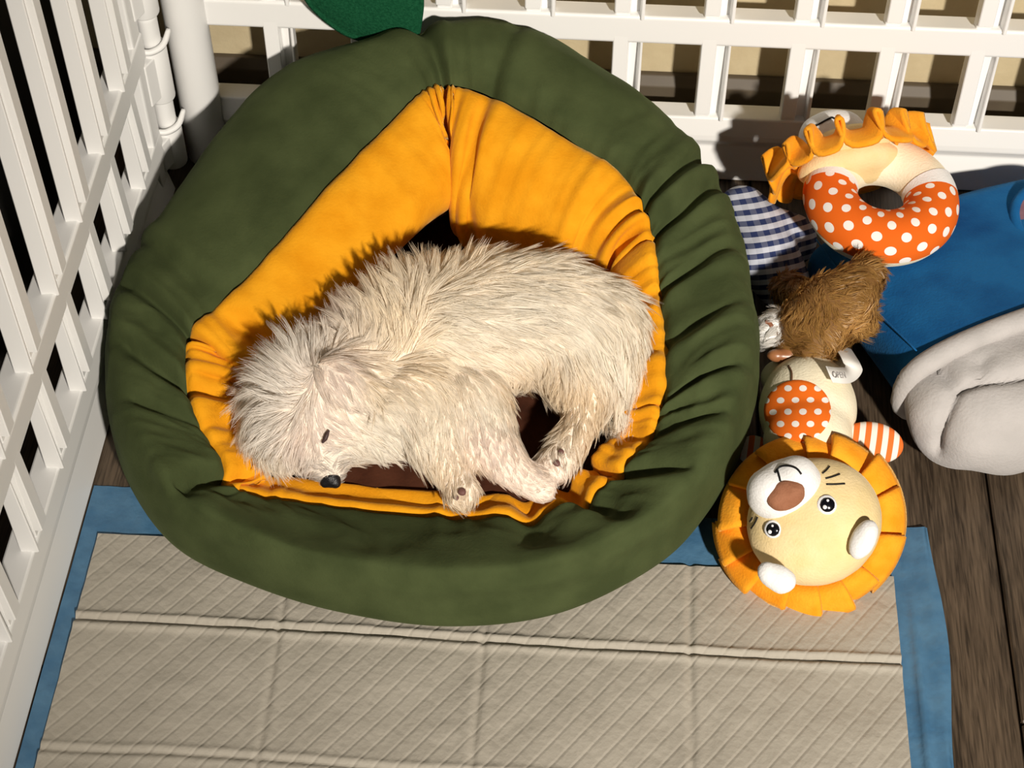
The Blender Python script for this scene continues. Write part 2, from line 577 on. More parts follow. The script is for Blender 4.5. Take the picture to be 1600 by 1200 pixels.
# ================================================================ setting
fl = mk('floor', [(-1.6, -1.2, -0.012), (1.6, -1.2, -0.012), (1.6, 1.172, -0.012), (-1.6, 1.172, -0.012)], [(0, 1, 2, 3)], M_DARK, smooth=False)
tag(fl, 'dark brown wood laminate floor of long planks under the playpen', 'floor', kind='structure')
PW, x = 0.165, -1.365 + 0.005
plank_mesh = {}
k = 0
xs = np.arange(-8, 9) * PW + 0.292
for i, x0 in enumerate(xs[:-1]):
    off = (0.0, 0.47, 0.21, 0.66)[i % 4]
    ys = [-1.2] + [y for y in np.arange(-1.2 + off, 1.17, 0.9) if -1.1 < y < 1.1] + [1.168]
    for ya, yb in zip(ys[:-1], ys[1:]):
        bm = bmesh.new()
        g = 0.0008
        hexa(bm, [(x0 + g, ya + g, -0.011), (x0 + PW - g, ya + g, -0.011), (x0 + PW - g, yb - g, -0.011), (x0 + g, yb - g, -0.011),
                  (x0 + g, ya + g, 0), (x0 + PW - g, ya + g, 0), (x0 + PW - g, yb - g, 0), (x0 + g, yb - g, 0)])
        mkbm('plank', bm, M_WOOD, fl, bevel=0.0012, seg=1)
WY = 1.172
bm = bmesh.new()
hexa(bm, [(-1.6, WY, 0.0), (1.6, WY, 0.0), (1.6, WY + 0.08, 0.0), (-1.6, WY + 0.08, 0.0),
          (-1.6, WY, 2.4), (1.6, WY, 2.4), (1.6, WY + 0.08, 2.4), (-1.6, WY + 0.08, 2.4)])
tag(mkbm('wall_back', bm, M_WALL), 'beige painted wall behind the white playpen panel', 'wall', kind='structure')
bm = bmesh.new()
BBH = 0.064
prism(bm, None, [(-1.6, WY - 0.001, 0.0005), (-1.6, WY - 0.012, 0.0005), (-1.6, WY - 0.012, BBH - 0.008), (-1.6, WY - 0.006, BBH), (-1.6, WY - 0.001, BBH)],
      [(1.6, WY - 0.001, 0.0005), (1.6, WY - 0.012, 0.0005), (1.6, WY - 0.012, BBH - 0.008), (1.6, WY - 0.006, BBH), (1.6, WY - 0.001, BBH)])
tag(mkbm('baseboard_back', bm, M_BASEB, bevel=0.001), 'dark brown baseboard along the foot of the beige wall', 'baseboard', kind='structure')

gap_block = empty('dark_gap_block', (-0.62, 0.55, 0))  # added block standing in for the unseen darkness behind the left panel
tag(gap_block, 'made-up dark block filling the black gap behind the left playpen panel', 'backdrop')
bm = bmesh.new()
hexa(bm, [(-0.80, -0.2, 0.002), (-0.445, -0.2, 0.002), (-0.445, 1.15, 0.002), (-0.80, 1.15, 0.002),
          (-0.80, -0.2, 0.318), (-0.445, -0.2, 0.318), (-0.445, 1.15, 0.318), (-0.80, 1.15, 0.318)])
mkbm('lower_fill', bm, M_DARK, gap_block, bevel=0.003)  # darkness between the slats is put into this near-black colour
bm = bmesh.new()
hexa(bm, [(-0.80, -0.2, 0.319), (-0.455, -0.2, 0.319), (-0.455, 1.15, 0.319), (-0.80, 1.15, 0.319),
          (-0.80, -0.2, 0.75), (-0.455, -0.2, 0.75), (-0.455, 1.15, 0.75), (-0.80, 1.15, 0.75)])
mkbm('upper_fill', bm, M_DARK2, gap_block, bevel=0.003)


# ================================================================ playpen panels
def playpen(name, label, org, eu, ew, u0, u1, nodes, ends, mir=1):
    org, eu, ew = np.array(org, float), np.array(eu, float), np.array(ew, float)
    Z = np.array([0, 0, 1.0])

    def p(u, w, z): return org + eu * u + ew * w + Z * z
    root = empty(name, tuple(p((u0 + u1) / 2, -0.01, 0)))
    tag(root, label, 'playpen panel')
    T = -0.020
    top = 0.58

    def rail(nm, prof, a, b, bev=0.0015):
        bm = bmesh.new()
        prism(bm, None, [p(a, w, z) for w, z in prof], [p(b, w, z) for w, z in prof])
        return mkbm(nm, bm, M_PLASTIC, root, smooth=False, bevel=bev)
    rail('bottom_rail', [(T, 0.001), (0.004, 0.001), (0.002, 0.010), (-0.003, 0.034), (0.0, 0.0395), (0.002, 0.042), (0.002, 0.048), (0.0, 0.0655), (T, 0.0645)], u0, u1)
    rail('cross_rail', [(T, 0.155), (T, 0.146), (-0.0005, 0.1390), (0.0012, 0.1410), (0.0012, 0.164), (-0.0005, 0.1655), (T, 0.1625)], u0, u1)
    rail('top_rail', [(T, top - 0.03), (0.0, top - 0.032), (0.004, top - 0.02), (0.004, top - 0.006), (0.0, top), (T, top)], u0, u1)
    hw = 0.0118
    TS = -0.0096

    def vbar(zl, zh):
        """a vertical bar in local (u about 0): body, raised rib, fin along the right-hand opening"""
        b = bmesh.new()
        prof_l = [(-hw, TS), (-hw + 0.001, -0.0012), (0.0008, -0.0012), (0.0014, -0.0080), (hw - 0.002, -0.0080), (hw - 0.001, TS)]
        prism(b, None, [(u, w, zl) for u, w in prof_l], [(u, w, zh) for u, w in prof_l])
        bmesh.ops.recalc_face_normals(b, faces=b.faces)
        r = bmesh.new()
        a0, a1 = -hw + 0.0005, 0.0006
        tail = zl + 0.008
        hexa(r, [(a0, -0.006, tail), (a1, -0.006, tail), (a1, 0.0042, tail), (a0, 0.0042, tail),
                 (a0, -0.006, zh + 0.006), (a1, -0.006, zh + 0.006), (a1, 0.0012, zh + 0.006), (a0, 0.0012, zh + 0.006)])
        f = bmesh.new()
        hexa(f, [(hw - 0.0034, TS, zl), (hw + 0.0006, TS, zl), (hw + 0.0004, 0.0030, zl), (hw - 0.0026, 0.0030, zl),
                 (hw - 0.0034, TS, zh), (hw + 0.0006, TS, zh), (hw + 0.0004, 0.0, zh), (hw - 0.0016, 0.0, zh)])
        if mir < 0:
            for q_ in (b, r, f):
                for v_ in q_.verts: v_.co.x = -v_.co.x
        return b, r, f
    # world orientation for the shared bar meshes
    R = Matrix(((eu[0], ew[0], 0, 0), (eu[1], ew[1], 0, 0), (0, 0, 1, 0), (0, 0, 0, 1)))
    kinds = []
    for zl, zh in ((0.064, 0.140), (0.163, top - 0.031)):
        ms = []
        for nm, b in zip(('slat', 'rib', 'fin'), vbar(zl, zh)):
            bmesh.ops.transform(b, matrix=R, verts=b.verts)
            bmesh.ops.recalc_face_normals(b, faces=b.faces)
            es = [e for e in b.edges if len(e.link_faces) == 2 and e.calc_face_angle(0) > 0.35]
            bmesh.ops.bevel(b, geom=es, offset=0.0007, segments=1, affect='EDGES', clamp_overlap=True)
            me = bpy.data.meshes.new(nm); b.to_mesh(me); b.free(); me.materials.append(M_PLASTIC)
            ms.append(me)
        kinds.append(ms)
    for u in nodes:
        for ms in kinds:
            sl = bpy.data.objects.new('slat', ms[0]); COL.objects.link(sl)
            sl.parent = root
            sl.location = Vector(tuple(p(u, 0, 0))) - root.location
            for nm, me in (('rib', ms[1]), ('fin', ms[2])):
                c = bpy.data.objects.new(nm, me); COL.objects.link(c); c.parent = sl
    for a, b in ends:
        rail('end_stile', [(T, 0.0), (0.0, 0.0), (0.0, top), (T, top)], a, b, 0.002)
    return root, p


PITCH = 0.0698
nodes_b = [0.0857 + PITCH * k for k in range(-5, 9)]
backp, pb = playpen('playpen_panel', 'white plastic lattice playpen panel behind the green pet bed, facing the camera',
                    (0, 1.112, 0), (1, 0, 0), (0, -1, 0), -0.336, 0.70, nodes_b, [(0.68, 0.70)])
nodes_l = [0.800 + 0.0700 * k for k in range(-9, 4)]
leftp, pl = playpen('playpen_panel', 'white plastic lattice playpen panel on the left, running toward the camera',
                    (-0.361, 0, 0), (0, 1, 0), (1, 0, 0), 0.06, 1.068, nodes_l, [(0.06, 0.08), (1.046, 1.068)], mir=-1)


def cyl(name, c, r, z0, z1, m, parent, n=28, bev=0.002):
    bm = bmesh.new()
    a = [(c[0] + r * math.cos(2 * math.pi * i / n), c[1] + r * math.sin(2 * math.pi * i / n), z0) for i in range(n)]
    b = [(q[0], q[1], z1) for q in a]
    prism(bm, None, a, b)
    o = mkbm(name, bm, m, parent, smooth=False, bevel=bev)
    o.data.polygons.foreach_set('use_smooth', [True] * len(o.data.polygons))
    return o


# corner post (rounded stile of the back panel) and hinge of the left panel
cyl('corner_post', (-0.3365, 1.112), 0.0175, 0.001, 0.58, M_PLASTIC, backp)
for z0, z1 in ((0.018, 0.060), (0.088, 0.142), (0.172, 0.225), (0.255, 0.31), (0.34, 0.395), (0.425, 0.48)):
    kn = cyl('hinge_knuckle', (-0.3590, 1.083), 0.0115, z0, z1, M_PLASTIC, leftp, n=20, bev=0.0015)
    bm = bmesh.new()
    hexa(bm, [(-0.376, 1.060, z0 + 0.008), (-0.360, 1.060, z0 + 0.008), (-0.3505, 1.085, z0 + 0.008), (-0.376, 1.085, z0 + 0.008),
              (-0.376, 1.060, z1 - 0.006), (-0.360, 1.060, z1 - 0.006), (-0.3505, 1.085, z1 - 0.006), (-0.376, 1.085, z1 - 0.006)])
    mkbm('hinge_leaf', bm, M_PLASTIC, leftp, bevel=0.001)
    if z1 < 0.4:
        tube('hinge_hook', [(-0.363, 1.068, z1 + 0.003), (-0.356, 1.071, z1 + 0.001), (-0.348, 1.078, z1 + 0.003), (-0.345, 1.090, z1 + 0.009)],
             [0.0024, 0.0028, 0.0028, 0.0022], M_PLASTIC, leftp)
    if z1 < 0.35:
        tube('hinge_pin', [(-0.3590, 1.083, z1 - 0.002), (-0.3590, 1.083, z1 + 0.032)], 0.0085, M_PLASTIC, leftp, sides=14)

# ================================================================ puppy pad
pad = empty('puppy_pad', (-0.063, 0.47, 0))
tag(pad, 'white quilted puppy training pad with blue film border under the pet bed', 'puppy pad')
PX0, PX1, PY1, PY0 = -0.343, 0.217, 0.708, 0.20


def pad_grid(name, x0, x1, y0, y1, nx, ny, zf, m, parent, thick=0.0008):
    X, Y = np.meshgrid(np.linspace(x0, x1, nx), np.linspace(y0, y1, ny), indexing='ij')
    x, y = X.ravel(), Y.ravel()
    z = zf(x, y)
    V = np.stack([x, y, z], 1)
    F = grid_faces(nx, ny)
    F = [f[::-1] for f in F] if False else F
    return mk(name, V, F, m, parent)


foldx = [-0.203, -0.063, 0.077]
foldy = [0.637, 0.538, 0.438, 0.338]


def core_z(x, y):
    z = np.full(len(x), 0.0042)
    wob = 0.0016 * vnoise(np.stack([x * 9, y * 9], 1), 3)
    for a in foldx:
        d = x - a - wob
        z -= 0.0014 * np.exp(-(d / 0.0022) ** 2) - 0.0004 * np.exp(-((np.abs(d) - 0.005) / 0.004) ** 2)
    for i, b in enumerate(foldy):
        d = y - b - wob
        g = 1.0 if i == 0 else 0.5
        z += g * (0.0020 * np.exp(-((d - 0.0045) / 0.0020) ** 2) - 0.0022 * np.exp(-(d / 0.0014) ** 2) + 0.0018 * np.exp(-((d + 0.004) / 0.0028) ** 2))
    z += 0.0011 * vnoise(np.stack([x * 26, y * 26], 1), 5) + 0.0004 * vnoise(np.stack([x * 90, y * 90], 1), 6)
    return np.maximum(z, 0.0026)


def film_z(x, y):
    z = 0.0016 + 0.0008 * vnoise(np.stack([x * 60, y * 12], 1), 8) + 0.0003 * vnoise(np.stack([x * 200, y * 40], 1), 9)
    e = np.clip((x - 0.222) / 0.02, 0, 1)
    z = z + e * (0.0018 + 0.0020 * vnoise(np.stack([x * 120, y * 6], 1), 12))
    z = z + 0.004 * np.exp(-((x - 0.2285) / 0.0025) ** 2) * np.clip((0.70 - y) / 0.08, 0, 1)
    inside = np.minimum.reduce([x - PX0, PX1 - x, PY1 - y]) > 0.004
    return np.where(inside, 0.0008, np.maximum(z, 0.0008))


bf = pad_grid('blue_backing_film', -0.3562, 0.247, PY0 - 0.02, 0.752, 260, 150, film_z, M_BLUEFILM, pad)
for v in bf.data.vertices:                     # slightly ragged film edges
    if v.co.x > 0.244: v.co.x += 0.003 * math.sin(v.co.y * 31) + 0.004 * (0.70 - v.co.y)
core = pad_grid('quilted_core', PX0, PX1, PY0, PY1, 380, 380, core_z, M_QUILT, pad)

# ================================================================ pet bed
ST = [  # outer px, outer z, crest z, seam px, seam z, inward bulge, bulge drop
    ((700, 966, .030), .073, (690, 806, .047), .026, .30),
    ((520, 940, .033), .073, (517, 787, .048), .026, .30),
    ((380, 893, .036), .076, (405, 772, .052), .026, .30),
    ((262, 828, .040), .083, (362, 764, .060), .030, .30),
    ((196, 735, .045), .092, (335, 700, .072), .036, .35),
    ((169, 635, .050), .090, (298, 628, .085), .036, .40),
    ((172, 525, .055), .096, (288, 555, .090), .040, .45),
    ((207, 430, .062), .104, (305, 508, .096), .045, .50),
    ((272, 332, .080), .118, (390, 420, .110), .054, .36),
    ((342, 222, .103), .134, (480, 322, .125), .058, .33),
    ((415, 140, .127), .152, (570, 222, .140), .058, .34),
    ((520, 88, .146), .166, (640, 152, .151), .056, .40),
    ((630, 60, .156), .173, (684, 128, .156), .034, .48),
    ((740, 40, .160), .176, (728, 128, .156), .060, .62),
    ((860, 66, .150), .168, (800, 157, .150), .072, .68),
    ((960, 130, .130), .155, (890, 210, .140), .066, .65),
    ((1052, 202, .110), .140, (975, 268, .130), .056, .60),
    ((1115, 288, .090), .126, (1010, 330, .120), .034, .50),
    ((1156, 385, .072), .116, (1026, 400, .108), .028, .40),
    ((1174, 490, .062), .112, (1038, 490, .096), .028, .35),
    ((1179, 580, .055), .106, (1040, 590, .088), .028, .30),
    ((1163, 675, .050), .097, (1028, 655, .076), .028, .30),
    ((1118, 768, .043), .088, (985, 725, .064), .027, .30),
    ((1038, 858, .037), .078, (915, 785, .053), .026, .30),
    ((880, 942, .032), .074, (815, 812, .048), .026, .30)]
WFRONT = [1, 1, .9, .6, .35, .2, .1, 0, 0, 0, 0, 0, 0, 0, 0, 0, 0, .1, .2, .35, .45, .6, .8, 1, 1]
K = []
for (o_, zc, s_, b_, dr), wfr in zip(ST, WFRONT):
    a = at(o_[0], o_[1], o_[2]); s = at(s_[0], s_[1], s_[2])
    K.append([*a, zc, *s, b_, dr, wfr])
NSP = 24
K = cr_periodic(K, NSP)
NU = len(K)
A, ZC, S, BU, DR, WF = K[:, :3], K[:, 3], K[:, 4:7], K[:, 7], K[:, 8], np.clip(K[:, 9], 0, 1)
uu = np.arange(NU) / NU
cx, cy = S[:, 0].mean(), S[:, 1].mean()
# arclength around the seam gives a metric coordinate for the pleats
arc = np.concatenate([[0], np.cumsum(np.linalg.norm(np.diff(S[:, :2], axis=0), axis=1))])
FLOORZ = 0.0085
CUSH = 0.034
# green section: control points (t across from outer to seam, z)
NG = 64
green = []
for i in range(NU):
    a, s, zc = A[i], S[i], ZC[i]
    zo = a[2]
    back = np.clip((zo - 0.06) / 0.08, 0, 1)
    wf = WF[i]
    tc = 0.42 - 0.24 * wf
    prof = [(0.30 * (1 - back) + 0.10 * back, FLOORZ), (0.10 * (1 - back) + 0.02 * back, FLOORZ + 0.18 * (zo - FLOORZ)),
            (0.015, FLOORZ + 0.55 * (zo - FLOORZ)), (0.0, zo), (0.07 - .045 * wf, zo + 0.55 * (zc - zo)), (tc * (.55 - .05 * wf), zo + 0.90 * (zc - zo)),
            (tc, zc), (0.66 - .12 * wf, zc + (s[2] - zc) * (0.22 + .22 * wf)), (0.88 - .04 * wf, zc + (s[2] - zc) * (0.66 + .16 * wf)), (1.0, s[2])]
    P = cr_open(prof, 12)
    d = np.concatenate([[0], np.cumsum(np.linalg.norm(np.diff(P * [0.08, 1], axis=0), axis=1))])
    tt = np.linspace(0, d[-1], NG)
    t = np.interp(tt, d, P[:, 0]); z = np.interp(tt, d, P[:, 1])
    xy = a[:2] * (1 - t)[:, None] + s[:2] * t[:, None]
    green.append(np.column_stack([xy, z]))
green = np.array(green)


def grid_normals(G):
    du = np.roll(G, -1, 0) - np.roll(G, 1, 0)
    dv = np.empty_like(G)
    dv[:, 1:-1] = G[:, 2:] - G[:, :-2]; dv[:, 0] = G[:, 1] - G[:, 0]; dv[:, -1] = G[:, -1] - G[:, -2]
    n = np.cross(du, dv)
    return n / (np.linalg.norm(n, axis=2, keepdims=True) + 1e-12)


def per_noise(u, v, fu, fv, seed):
    """noise periodic in u (0..1): mapped on a circle"""
    r = fu / (2 * math.pi)
    return vnoise(np.stack([np.cos(2 * math.pi * u) * r + 50, np.sin(2 * math.pi * u) * r + 50, v * fv], 1), seed)


vv = np.linspace(0, 1, NG)
Ug, Vg = np.meshgrid(uu, vv, indexing='ij')
ug, vg = Ug.ravel(), Vg.ravel()
near_seam = np.clip((vg - 0.45) / 0.5, 0, 1)
# station weights: strong gathers on the right and left flanks, calm at the back left
st = ug * len(ST)
def bump_w(c, w): 
    d = np.abs(((st - c + len(ST) / 2) % len(ST)) - len(ST) / 2)
    return np.exp(-(d / w) ** 2)
wg = 0.25 + 1.0 * bump_w(20, 3.2) + 0.8 * bump_w(5.2, 1.6) + 0.6 * bump_w(17, 2) + 0.4 * bump_w(13, 1.5) + 0.45 * bump_w(0.5, 3)
warp = 0.012 * per_noise(ug, vg, 18, 3, 21)
pl1 = per_noise(ug + warp, vg, 95, 1.6, 22)
pl1 = 1 - np.abs(pl1) * 2.0
pl2 = per_noise(ug + warp * 1.4, vg, 42, 2.2, 23)
lump = per_noise(ug, vg, 16, 3, 24)
disp = wg * near_seam ** 1.2 * (0.0026 * pl1 + 0.0040 * pl2) + 0.0030 * lump * np.clip(vg * 3, 0, 1) \
    + wg * 0.0016 * per_noise(ug + warp, vg, 70, 5, 27) * np.clip((vg - .3) * 3, 0, 1)
# a few long creases: (station, width in stations, v from, v to, depth, slant)
for c, w, v0, v1, dp, sl in ((5.35, 0.13, .55, 1.0, .0085, -.5), (6.7, 0.12, .5, 1.0, .0070, .5), (3.3, 0.16, .5, .98, .0085, .9), (4.5, .10, .55, 1, .004, -.5),
                             (17.6, .12, .5, 1, .007, .6), (18.6, .10, .45, 1, .0045, .4), (19.5, .1, .5, 1, .004, .3), (20.6, .1, .5, 1, .005, .3),
                             (21.4, .1, .5, 1, .004, .2), (22.3, .11, .5, 1, .005, 0), (23.1, .13, .55, 1, .006, -.3), (23.9, .2, .6, 1, .006, -.6),
                             (16.9, .11, .45, 1, .006, .2), (12.2, .14, .5, 1, .006, 0), (13.6, .1, .6, 1, .003, 0), (7.4, .1, .4, .9, .004, .4)):
    m = len(ST)
    dd = ((st - c + sl * (1 - vg) + m / 2) % m) - m / 2
    win = np.clip((vg - v0) / .12, 0, 1) * np.clip((v1 + .06 - vg) / .06, 0, 1)
    disp += win * dp * (-np.exp(-(dd / w) ** 2) + 0.55 * np.exp(-((dd - 2.3 * w) / (1.3 * w)) ** 2) + 0.3 * np.exp(-((dd + 2.5 * w) / (1.4 * w)) ** 2))
rid = 1 - 2 * np.abs(per_noise(ug + .02 * per_noise(ug, vg, 25, 5, 28), vg, 34, 6, 29))
disp += 0.0014 * rid * np.clip((vg - .2) * 4, 0, 1)
fine = 1 - 2 * np.abs(per_noise(ug + warp * 2, vg, 130, 7, 30))
disp += 0.0008 * fine * wg * np.clip((vg - .35) * 3, 0, 1)
disp *= np.clip(vg / .12, 0, 1)
# hem roll: the green edge turns into the seam
nG = grid_normals(green).reshape(-1, 3)
if nG[:, 2].reshape(NU, NG)[:, 20:35].mean() < 0: nG = -nG
gv = green.reshape(-1, 3) + nG * disp[:, None]
gv = gv.reshape(NU, NG, 3)
hem = np.clip((vv - 0.965) / 0.035, 0, 1)
gv[:, :, 2] -= 0.006 * hem[None, :] ** 1.5
gv[:, :, 2] = np.maximum(gv[:, :, 2], FLOORZ)

bed = empty('pet_bed', (float(cx), float(cy), 0))
tag(bed, 'avocado shaped pet bed with puffy olive green rim and golden yellow lining', 'pet bed')
gf = grid_faces(NU, NG, True)
# closed underside
gV = list(gv.reshape(-1, 3)); 
mk('green_rim', gV, gf + [tuple(i * NG for i in range(NU))], M_GREEN, bed)

# yellow lining: seam -> bulge -> cushion
NY = 34
yel = []
inw = np.array([cx, cy]) - S[:, :2]
tn = np.roll(S[:, :2], -1, 0) - np.roll(S[:, :2], 1, 0)
nrm = np.stack([-tn[:, 1], tn[:, 0]], 1); nrm /= np.linalg.norm(nrm, axis=1, keepdims=True)
nrm *= np.sign((nrm * inw).sum(1))[:, None]
for i in range(NU):
    s, b, dr = gv[i, -1].copy(), BU[i], DR[i]
    s[2] += 0.001
    H = s[2] - CUSH
    prof = [(-0.0035, -0.007), (0.10 * b + .001, 0.0030), (0.55 * b, -0.004 - 0.04 * H), (0.90 * b, -0.55 * dr * H - .003), (b, -dr * H - .003),
            (0.93 * b, -min(.85, dr + .17) * H), (0.68 * b, -min(.95, dr + .32) * H), (0.40 * b, -min(1.02, dr + .52) * H), (0.25 * b, -1.09 * H)]
    P = cr_open(prof, 8)
    d = np.concatenate([[0], np.cumsum(np.linalg.norm(np.diff(P, axis=0), axis=1))])
    tt = np.linspace(0, d[-1], NY)
    t = np.interp(tt, d, P[:, 0]); z = np.interp(tt, d, P[:, 1])
    yel.append(np.column_stack([s[:2] + nrm[i] * t[:, None], s[2] + z]))
yel = np.array(yel)
vy = np.linspace(0, 1, NY)
Uy, Vy = np.meshgrid(uu, vy, indexing='ij')
uy, wy = Uy.ravel(), Vy.ravel()
st = uy * len(ST)
wr = 0.08 + 1.0 * bump_w(6.2, 1.2) + 0.8 * bump_w(17.6, .6) + 0.9 * bump_w(20, 2.5) + 0.1 * bump_w(23, 2) + 0.7 * bump_w(12, .8)
env = np.clip(wy / .08, 0, 1) * np.clip((1 - wy) / .15, 0, 1)
dy = env * (wr * (0.0020 * (1 - 2 * np.abs(per_noise(uy + .006 * wy, wy, 120, 1.2, 31))) * np.clip(1.1 - wy * 1.6, 0, 1)) + 0.0030 * per_noise(uy, wy, 26, 2.5, 32)
            + 0.0012 * per_noise(uy, wy, 60, 6, 33))
# deep fold under the peak and the tuck beside it
for c, w, dp, sl in ((12.3, .13, .016, .9), (13.4, .16, .005, -1.1), (17.35, .13, .009, .2), (7.35, .13, .008, -.4), (6.3, .1, .006, 0), (5.6, .1, .006, 0)):
    m = len(ST)
    dd = ((st - c + sl * wy + m / 2) % m) - m / 2
    dy += env * np.clip(wy / .3, 0, 1) * dp * (-np.exp(-(dd / w) ** 2) + .25 * np.exp(-((np.abs(dd) - 2.2 * w) / (1.4 * w)) ** 2))
# pinch rosette at the peak
dd = np.abs(st - 12.0)
dy += 0.004 * np.exp(-(dd / .7) ** 2) * np.exp(-((wy - .16) / .10) ** 2) * np.sin(st * 26)
nY = grid_normals(yel).reshape(-1, 3)
flip = (nY.reshape(NU, NY, 3)[:, NY // 2, :2] * nrm).sum(1).mean() < 0
if flip: nY = -nY
yv = yel.reshape(-1, 3) + nY * dy[:, None]
lin = mk('yellow_lining', yv, grid_faces(NU, NY, True), M_YELLOW, bed)

# brown seat cushion
ring = yel[:, -1, :2]
cxy = ring.mean(0)
V, F = [], []
NR = 22
for i in range(NU):
    for j in range(NR):
        r = (j + 0.02) / (NR - 1)
        q = cxy + (ring[i] - cxy) * 1.03 * min(r, 1.0)
        V.append((q[0], q[1], 0))
V = np.array(V)
rr = np.tile(np.clip((np.arange(NR) + .02) / (NR - 1), 0, 1), NU)
V[:, 2] = 0.030 + 0.010 * (1 - rr ** 4) + 0.0022 * vnoise(V[:, :2] * 45, 41) + .0010 * vnoise(V[:, :2] * 120, 42)
mk('brown_cushion', V, grid_faces(NU, NR, True), M_BROWN, bed)

# felt leaf standing up at the back of the rim
lp_px = [(652, 62), (628, 73), (585, 66), (540, 52), (505, 28), (478, 0), (452, -50), (432, -120), (440, -190), (500, -230), (570, -215), (625, -150), (655, -70), (662, -10), (661, 25)]
LY = 1.088
lp = cr_periodic([atY(x_, y_, LY) for x_, y_ in lp_px], 6)
lc = lp.mean(0)
V, F = [], []
nl = len(lp)
rings = [(1.0, -0.0016), (1.0, 0.0016), (0.955, 0.0022), (0.93, 0.0012), (0.90, 0.0022), (0.6, 0.0025), (0.3, 0.0025), (0.02, 0.0025)]
for sc_, off in rings:
    for q in lp:
        v = lc + (q - lc) * sc_
        bend = 0.10 * (v[0] - lc[0]) ** 2 * 6 + 0.03 * max(0, v[2] - 0.19) - 0.002
        V.append((v[0], v[1] - off + bend, v[2]))
for k in range(len(rings) - 1):
    for i in range(nl):
        j = (i + 1) % nl
        F.append((k * nl + i, k * nl + j, (k + 1) * nl + j, (k + 1) * nl + i))
F.append(tuple((len(rings) - 1) * nl + i for i in range(nl)))
F.append(tuple(range(nl))[::-1])
leaf = mk('felt_leaf', V, F, M_LEAF, bed)
tag(leaf, 'dark green felt leaf')

# ================================================================ sleeping puppy
dog = empty('puppy', tuple(at(720, 560, 0.04)))
tag(dog, 'small white long-haired puppy asleep on its side in the yellow-lined bed', 'dog')
B = []
B += chain([(at(600, 555, .086), .042), (at(670, 526, .090), .048), (at(760, 505, .092), .0495), (at(850, 503, .092), .0485), (at(915, 520, .088), .043)])
B += chain([(at(600, 560, .086), .041), (at(540, 600, .086), .039)])
B += [(at(482, 630, .086), .0400), (at(465, 660, .080), .033), (at(515, 652, .082), .034)]
B += chain([(at(498, 675, .080), .028), (at(507, 702, .074), .021), (at(513, 724, .069), .0140), (at(516, 738, .066), .0105)])
B += chain([(at(555, 668, .072), .026), (at(620, 640, .078), .034)])
B += chain([(at(650, 625, .082), .034), (at(672, 675, .082), .023), (at(697, 722, .074), .0145), (at(714, 752, .068), .0110), (at(721, 768, .066), .0130)])
B += chain([(at(730, 630, .078), .031), (at(762, 690, .074), .0205), (at(795, 728, .069), .0145), (at(822, 750, .064), .0118), (at(845, 763, .062), .0110)])
B += chain([(at(900, 555, .082), .038), (at(910, 595, .077), .026), (at(920, 630, .071), .0155), (at(902, 668, .066), .0125), (at(882, 703, .063), .0120), (at(868, 726, .062), .0130)])
B += chain([(at(955, 555, .078), .028), (at(972, 605, .068), .016), (at(974, 648, .060), .009)])
ex, ey = np.array([1.0, 0, 0]), np.array([0, .8, .6])
B += [(at(540, 598, .121), (.027, .017, .010), np.array([[.80, -.45, -.3], [.5, .85, 0], [.25, -.15, .95]]))]
dog_me = blob_mesh('dog_body', B, voxel=0.0032, smooth=5)
body = link('body', dog_me, M_DOGSKIN, dog)

